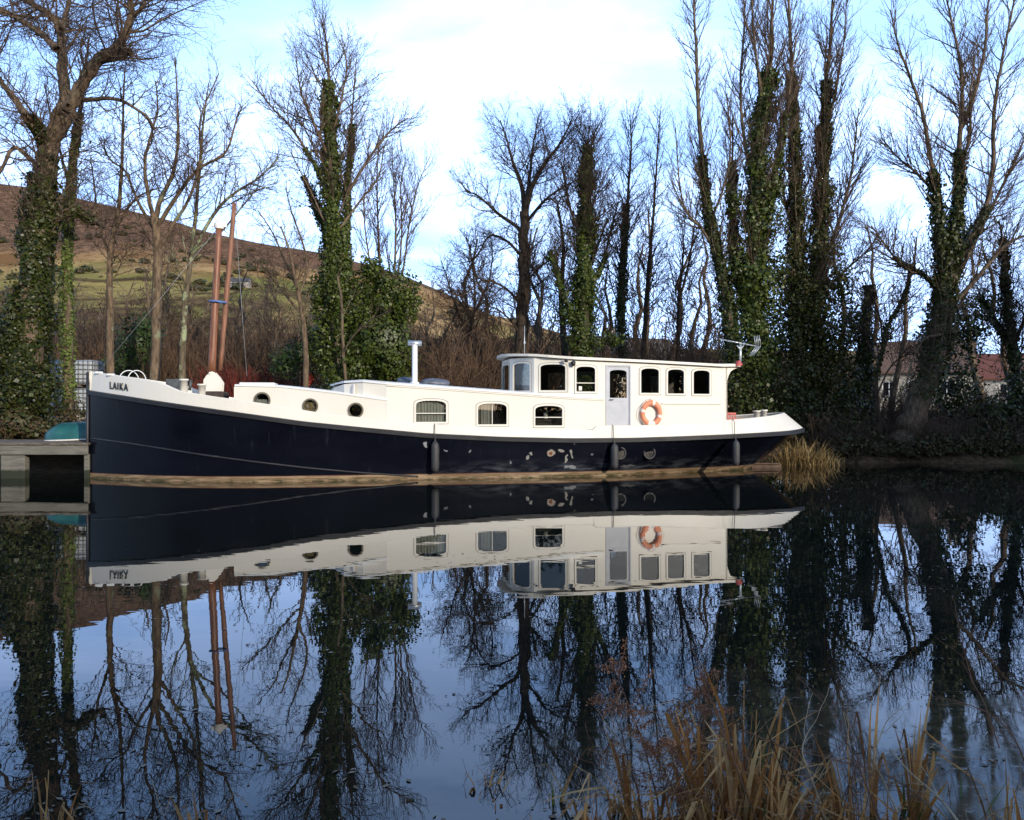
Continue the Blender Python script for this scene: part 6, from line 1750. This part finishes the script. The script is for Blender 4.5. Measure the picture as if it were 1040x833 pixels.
def reed_clump(label, px, Y, h, n, spread, green=0, seed=0, fold=.5, group=None, lean=.15, w=.0092, name="reed_clump", mat='reed'):
    rng = random.Random(seed)
    x = (px - CX)*Y/F
    e = empty(name, (x, Y, 0)); tag(e, label, "reeds", group)
    z0 = max(-.25, float(gz(x, Y))) - .02
    def sp(k, hm, fo):
        L = []
        nb = max(2, int(k*3.2)//9)
        bund = []
        for _ in range(nb):
            a = rng.uniform(0, 6.28); r = spread*1.25*math.sqrt(rng.random())
            bund.append((r*math.cos(a), r*math.sin(a), rng.uniform(0, 6.28), abs(rng.gauss(0, lean*.8)), rng.uniform(.6, 1.1)))
        for _ in range(int(k*3.2)):
            bx_, by_, ba_, bl_, bh_ = rng.choice(bund)
            L.append(((bx_ + rng.gauss(0, .010), by_ + rng.gauss(0, .010), z0), (hm - z0)*bh_*rng.uniform(.6, 1.08), ba_ + rng.gauss(0, .9), max(0, bl_ + rng.gauss(0, .05)), rng.uniform(0.0, .6), rng.uniform(.45, .85) if rng.random() < fo + .25 else None, w*rng.choice((.35, .5, .7, .9, 1.3))))
        return L
    blades("dead_leaves", sp(n, h, fold), M[mat], e)
    out = {}
    for _ in range(max(2, n//4)):
        a = rng.uniform(0, 6.28); r = spread*1.3*math.sqrt(rng.random())
        grow(out, rng, (r*math.cos(a), r*math.sin(a), z0), vnorm(rng.gauss(0, .35), rng.gauss(0, .35), 1), (h - z0)*rng.uniform(.5, 1.05), .0035, 1, P_((20, 70), (0, 0, 9, 0), .30, .10, (0, .0, -.05), .35, 2, .0011, (8, 6, 4)))
    build_tubes("dead_stems", [t for l in out for t in out[l]], M['stalk'] if rng.random() < .6 else M['straw'], e)
    if green: blades("green_leaves", sp(green, h*.62, 0), M['reed_green'], e)
    return e
for i, a in enumerate((
    ("tan reed stems with folded tips in open water, left end of the large reed patch", 606, 3.62, .58, 8, .04, 0, .9),
    ("tan folded reed stems with one short green blade just right of the leftmost tall pair", 636, 3.7, .56, 8, .06, 2, .9),
    ("densest clump of tan dead reed leaves, at the centre of the large reed patch", 745, 3.55, .84, 54, .15, 2, .85),
    ("short shaggy tan reed tuft left of the densest clump", 705, 3.35, .30, 30, .12, 1, .5),
    ("leaning tan reed tuft right of the densest clump", 782, 3.45, .58, 26, .11, 2, .5),
    ("broken tan reed clump among straw stalks below the tallest single stem", 868, 3.5, .56, 18, .09, 1, .6),
    ("short tan reeds with upright fresh green blades, right part of the reed patch", 925, 3.75, .56, 10, .06, 5, .5),
    ("rusty tan reed clump at the right edge of the picture bottom", 1024, 3.35, .52, 30, .12, 1, .5),
    ("tiny broken reed stub standing in open water by itself", 499, 4.0, .22, 22, .03, 0, .8),
    ("low collapsed reed stub with bent stalk in open water, right of the tiny stub", 547, 3.62, .20, 9, .05, 0, 1.0),
    ("thin upright green and tan reed pair in open water left of the large reed patch", 562, 3.9, .36, 3, .02, 2, .4),
    ("curled tan reed tips at the bottom edge, leftmost of all reeds", 48, 3.6, .34, 12, .05, 0, 1.0),
    ("small tan reed tip at the bottom edge under the huge pollard's reflection", 141, 3.6, .30, 7, .03, 0, .9),
    ("small tan reed tip at the bottom edge under the mast's reflection", 201, 3.6, .28, 7, .03, 0, .9),
    ("sparse bent tan stems over murky water between green blades and right edge", 975, 3.9, .30, 8, .08, 2, .6))):
    lab, px, Y, h, n, sp_r, g, fo = a
    reed_clump(lab, px, Y, h, n, sp_r, g, 600 + i, fo, "reed clumps in the foreground water", w=.0095 if i < 8 else .0062, lean=.15 if i < 8 else .30)
for i, (px, Y, h, n) in enumerate(((688, 3.45, .40, 22), (722, 3.6, .50, 20), (765, 3.4, .48, 26), (800, 3.35, .40, 22), (835, 3.4, .36, 18), (895, 3.35, .30, 16), (960, 3.3, .28, 16), (655, 3.4, .30, 14))):
    reed_clump("tangled low tan reed tuft filling the bottom of the large reed patch", px, Y, h*1.32, n, .13, 1 if i % 3 == 0 else 0, 700 + i, .8, "tangled reed tufts at the bottom of the picture")
# single tall broken reed stems
for i, (px, Y, top, lab) in enumerate(((886, 3.75, 642, "tallest single upright tan reed stem with a ragged tip"), (930, 3.9, 682, "upright tan reed stem with twisted tip right of the tallest single stem"))):
    x = (px - CX)*Y/F; h = CAM_H - (top - CY)*Y/F
    e = empty("standing_reed", (x, Y, 0)); tag(e, lab, "reed", "single reed stems")
    specs = [((.0, 0, -.2), h + .2, 1.0, .03, .04, None, .016), ((.012, .01, -.2), h*.86 + .2, 2.5, .05, .1, None, .013), ((-.012, .0, -.2), h*.7 + .2, 4.0, .04, .1, .8, .012), ((0, -.012, -.2), h*.55 + .2, 5.2, .06, .3, .7, .013)]
    blades("dead_leaves", specs, M['reed'], e)
# dead docks: red-brown drooping seed heads
def dock(label, px, Y, h, seed, n=7):
    rng = random.Random(seed); x = (px - CX)*Y/F
    e = empty("dead_dock_plant", (x, Y, 0)); tag(e, label, "plant", "dead dock plants")
    tubes, C_, N_ = [], [], []
    for k in range(n):
        a = rng.uniform(0, 6.28); L = (h + .2)*rng.uniform(.6, 1.05)
        d = (math.cos(a)*.22, math.sin(a)*.22, 1)
        out = {}
        grow(out, rng, (rng.gauss(0, .03), rng.gauss(0, .03), -.2), vnorm(*d), L, .006, 1, P_((25, 65), (0, 0, 15, 0), .32, .08, (0, .02, -.14), .40, 2, .0018, (8, 8, 5)))
        for l in out:
            for pts, rad, s in out[l]:
                tubes.append((pts, [min(r, .005) for r in rad], 4))
                m = len(pts)
                for q_ in range(int(60 if l == 2 else 22)):
                    f = rng.uniform(.3, 1)*(m-1); i_ = min(m-2, int(f)); t = f - i_
                    c = [pts[i_][j] + (pts[i_+1][j]-pts[i_][j])*t + rng.gauss(0, .011) for j in range(3)]
                    c[2] -= .012
                    if c[2] > .05 and (l == 2 or f > .6*(m-1)): C_.append(c); N_.append((rng.gauss(0, 1), rng.gauss(0, 1), .2))
    build_tubes("stalk", tubes, M['stalk'], e)
    leaf_mesh("seed_heads", np.array(C_), np.array(N_), .015, M['dock'], e, seed, .5)
dock("red-brown dead dock with drooping seed heads, tallest of the dead docks", 672, 3.85, .84, 71, 6)
dock("red-brown dead dock leaning over the densest reed clump, right of the tallest dock", 712, 3.7, .62, 72, 4)
dock("dark brown withered dock among the straw stalks below the tallest single reed stem", 850, 3.5, .42, 73, 5)
# brambles: thin arching canes
def cane(label, pts, r0, mat, seed, twigs=14, name="bramble_cane", cat="cane", group="bare canes and stalks over the reeds"):
    rng = random.Random(seed)
    P = [at(*p) for p in pts]; b = P[0].copy(); loc = Vector((b.x, b.y, 0))
    e = empty(name, loc); tag(e, label, cat, group)
    sp__ = smooth_path([p - loc for p in P], 16); rad = [r0*(1-.7*i/16) for i in range(17)]
    out = {0: [([tuple(p) for p in sp__], rad, 6)]}
    L_ = sum((a-c).length for a, c in zip(sp__[1:], sp__[:-1]))
    if twigs: spawn(out, rng, out[0][0][0], rad, 1, P_((25, 65), (0, 0, 5, 0), .5, .14, (0, .02, .02), .1, 2, .0012, (5, 5, 4)), L_, .15, twigs, (.10, .22))
    build_tubes("stems", [t for l in out for t in out[l]], mat, e)
cane("long arching red-brown cane reaching in from the right edge over the murky water", [(1050, 800, 3.4), (1030, 750, 3.5), (1005, 725, 3.6), (970, 712, 3.7), (935, 705, 3.8)], .0045, M['stalk'], 81, 10)
cane("thin red-brown cane rising steeply in front of the leaning tree's reflection", [(1015, 760, 3.6), (1000, 715, 3.7), (987, 690, 3.8), (978, 655, 3.9), (975, 640, 3.9)], .0035, M['stalk'], 82, 6)
cane("longest pale straw stalk, lying diagonally down to the bottom right edge", [(985, 850, 3.25), (955, 812, 3.4), (925, 785, 3.5), (905, 762, 3.6)], .006, M['straw'], 83, 8)
cane("pale straw stalk bending down at the bottom, below the tallest single stem", [(912, 826, 3.3), (898, 795, 3.4), (888, 770, 3.4), (898, 738, 3.5), (904, 728, 3.5)], .005, M['straw'], 84, 4)
cane("pale straw stalk rising between the densest clump and the broken reed clump", [(838, 833, 3.35), (826, 795, 3.4), (815, 765, 3.45), (820, 745, 3.5), (829, 732, 3.5)], .005, M['straw'], 85, 4)
cane("brown cane stretching right from the densest clump towards the straw stalks", [(755, 742, 3.5), (800, 760, 3.45), (850, 772, 3.5), (910, 790, 3.5)], .004, M['stalk'], 86, 22)
cane("thin dark cane leaning up left from the bottom centre of the reed patch", [(775, 850, 3.3), (752, 790, 3.4), (735, 745, 3.5), (720, 705, 3.6), (700, 650, 3.7)], .004, M['stalk'], 87, 16)
cane("dark thin cane slanting up right of the densest clump", [(810, 830, 3.3), (790, 770, 3.4), (772, 725, 3.5), (758, 695, 3.6), (752, 670, 3.7)], .0035, M['twig_dark'], 88, 14)
cane("red-brown cane running low across the bottom of the reed patch", [(760, 838, 3.3), (725, 815, 3.35), (690, 800, 3.4), (655, 785, 3.5), (610, 775, 3.6)], .004, M['stalk'], 89, 14)
cane("tangle-twigged brown cane at the bottom between the straw stalks", [(900, 850, 3.2), (885, 810, 3.3), (870, 775, 3.4), (850, 735, 3.5), (835, 705, 3.6)], .004, M['stalk'], 90, 26)
cane("grey-brown fine-twigged cane at the right of the reed patch bottom", [(965, 850, 3.2), (940, 815, 3.3), (905, 790, 3.4), (870, 775, 3.45)], .0045, M['twig_pale'], 91, 28)

TP = P_((30, 75), (0, 0, 7, 7), .50, .16, (0, .0, -.02), .15, 3, .0012, (7, 6, 5, 3))
for i_, (px, Y, h, st, lab) in enumerate(((1000, 3.4, .58, 10, "tangle of bare red-brown twigs at the bottom right corner"), (858, 3.4, .60, 10, "tangle of bare brown twigs between the straw stalks and the densest reed clump"), (925, 3.3, .34, 6, "low tangle of bare brown twigs under the longest straw stalk"), (790, 3.45, .50, 5, "thin tangle of bare brown twigs just right of the densest reed clump"))):
    t_ = thicket("twig_tangle", 350 + i_, h, .16, st, M['stalk'], "twigs", lab, "bare twig tangles in the foreground", TP, .45)
    t_.location = ((px - CX)*Y/F, Y, -.02)
# reed bed by the stern
e = empty("reed_bed", at(815, 473, 27.6)); e.location.z = 0; tag(e, "bed of pale golden reeds at the water's edge behind the stern", "reeds")
rng = random.Random(91); sp = []
for _ in range(760):
    px = rng.gauss(818, 17); Y = 27.4 + rng.uniform(-.4, 1.4)
    if px < 780 or px > 858: px = rng.uniform(785, 850)
    X = (px - CX)*Y/F - e.location.x
    h = (.88 - .5*((px - 815)/40)**2) * rng.choice((.35, .5, .7, .9, 1.1)) * rng.uniform(.8, 1.1) + .12
    sp.append(((X, Y - e.location.y, -.15), h + .15, rng.uniform(0, 6.28), abs(rng.gauss(0, .30)), rng.uniform(.1, 1.2), rng.uniform(.4, .85) if rng.random() < .5 else None, .012))
blades("reed_leaves", sp, M['reed_far'], e)

# floating leaves and fragments
rg_ = np.random.default_rng(17)
n = 700
Yd = 3.4 + 7.5*rg_.random(n)**1.6
px_ = np.where(rg_.random(n) < .5, rg_.uniform(430, 1060, n), rg_.uniform(-20, 1060, n))
cl_ = rg_.integers(0, 70, n); ccx = rg_.uniform(-20, 1060, 70); ccy = 3.4 + 7*rg_.random(70)**1.5
m_ = rg_.random(n) < .82
px_ = np.where(m_, ccx[cl_] + rg_.normal(0, 20, n), px_); Yd = np.where(m_, ccy[cl_] + rg_.normal(0, .12, n), Yd); Yd = np.maximum(Yd, 3.3)
C_ = np.stack([(px_ - CX)*Yd/F, Yd, np.full(n, .004)], 1)
a = rg_.random(n)*6.28; L_ = rg_.uniform(.008, .028, n); Wd = L_*rg_.uniform(.15, .7, n)
ax = np.stack([np.cos(a), np.sin(a), 0*a], 1); bx = np.stack([-np.sin(a), np.cos(a), 0*a], 1)
tz = np.array([0, 0, 1.0])
V = np.stack([C_ + ax*L_[:, None], C_ + bx*Wd[:, None] + tz*.003, C_ - ax*L_[:, None], C_ - bx*Wd[:, None] + tz*.002], 1).reshape(-1, 3)
ii = np.arange(n)[:, None]*4
o = link("floating_litter", raw_mesh("floating_litter", V, [np.concatenate([ii, ii+1, ii+2, ii+3], 1)]), M['debris'])
tag(o, kind="stuff")
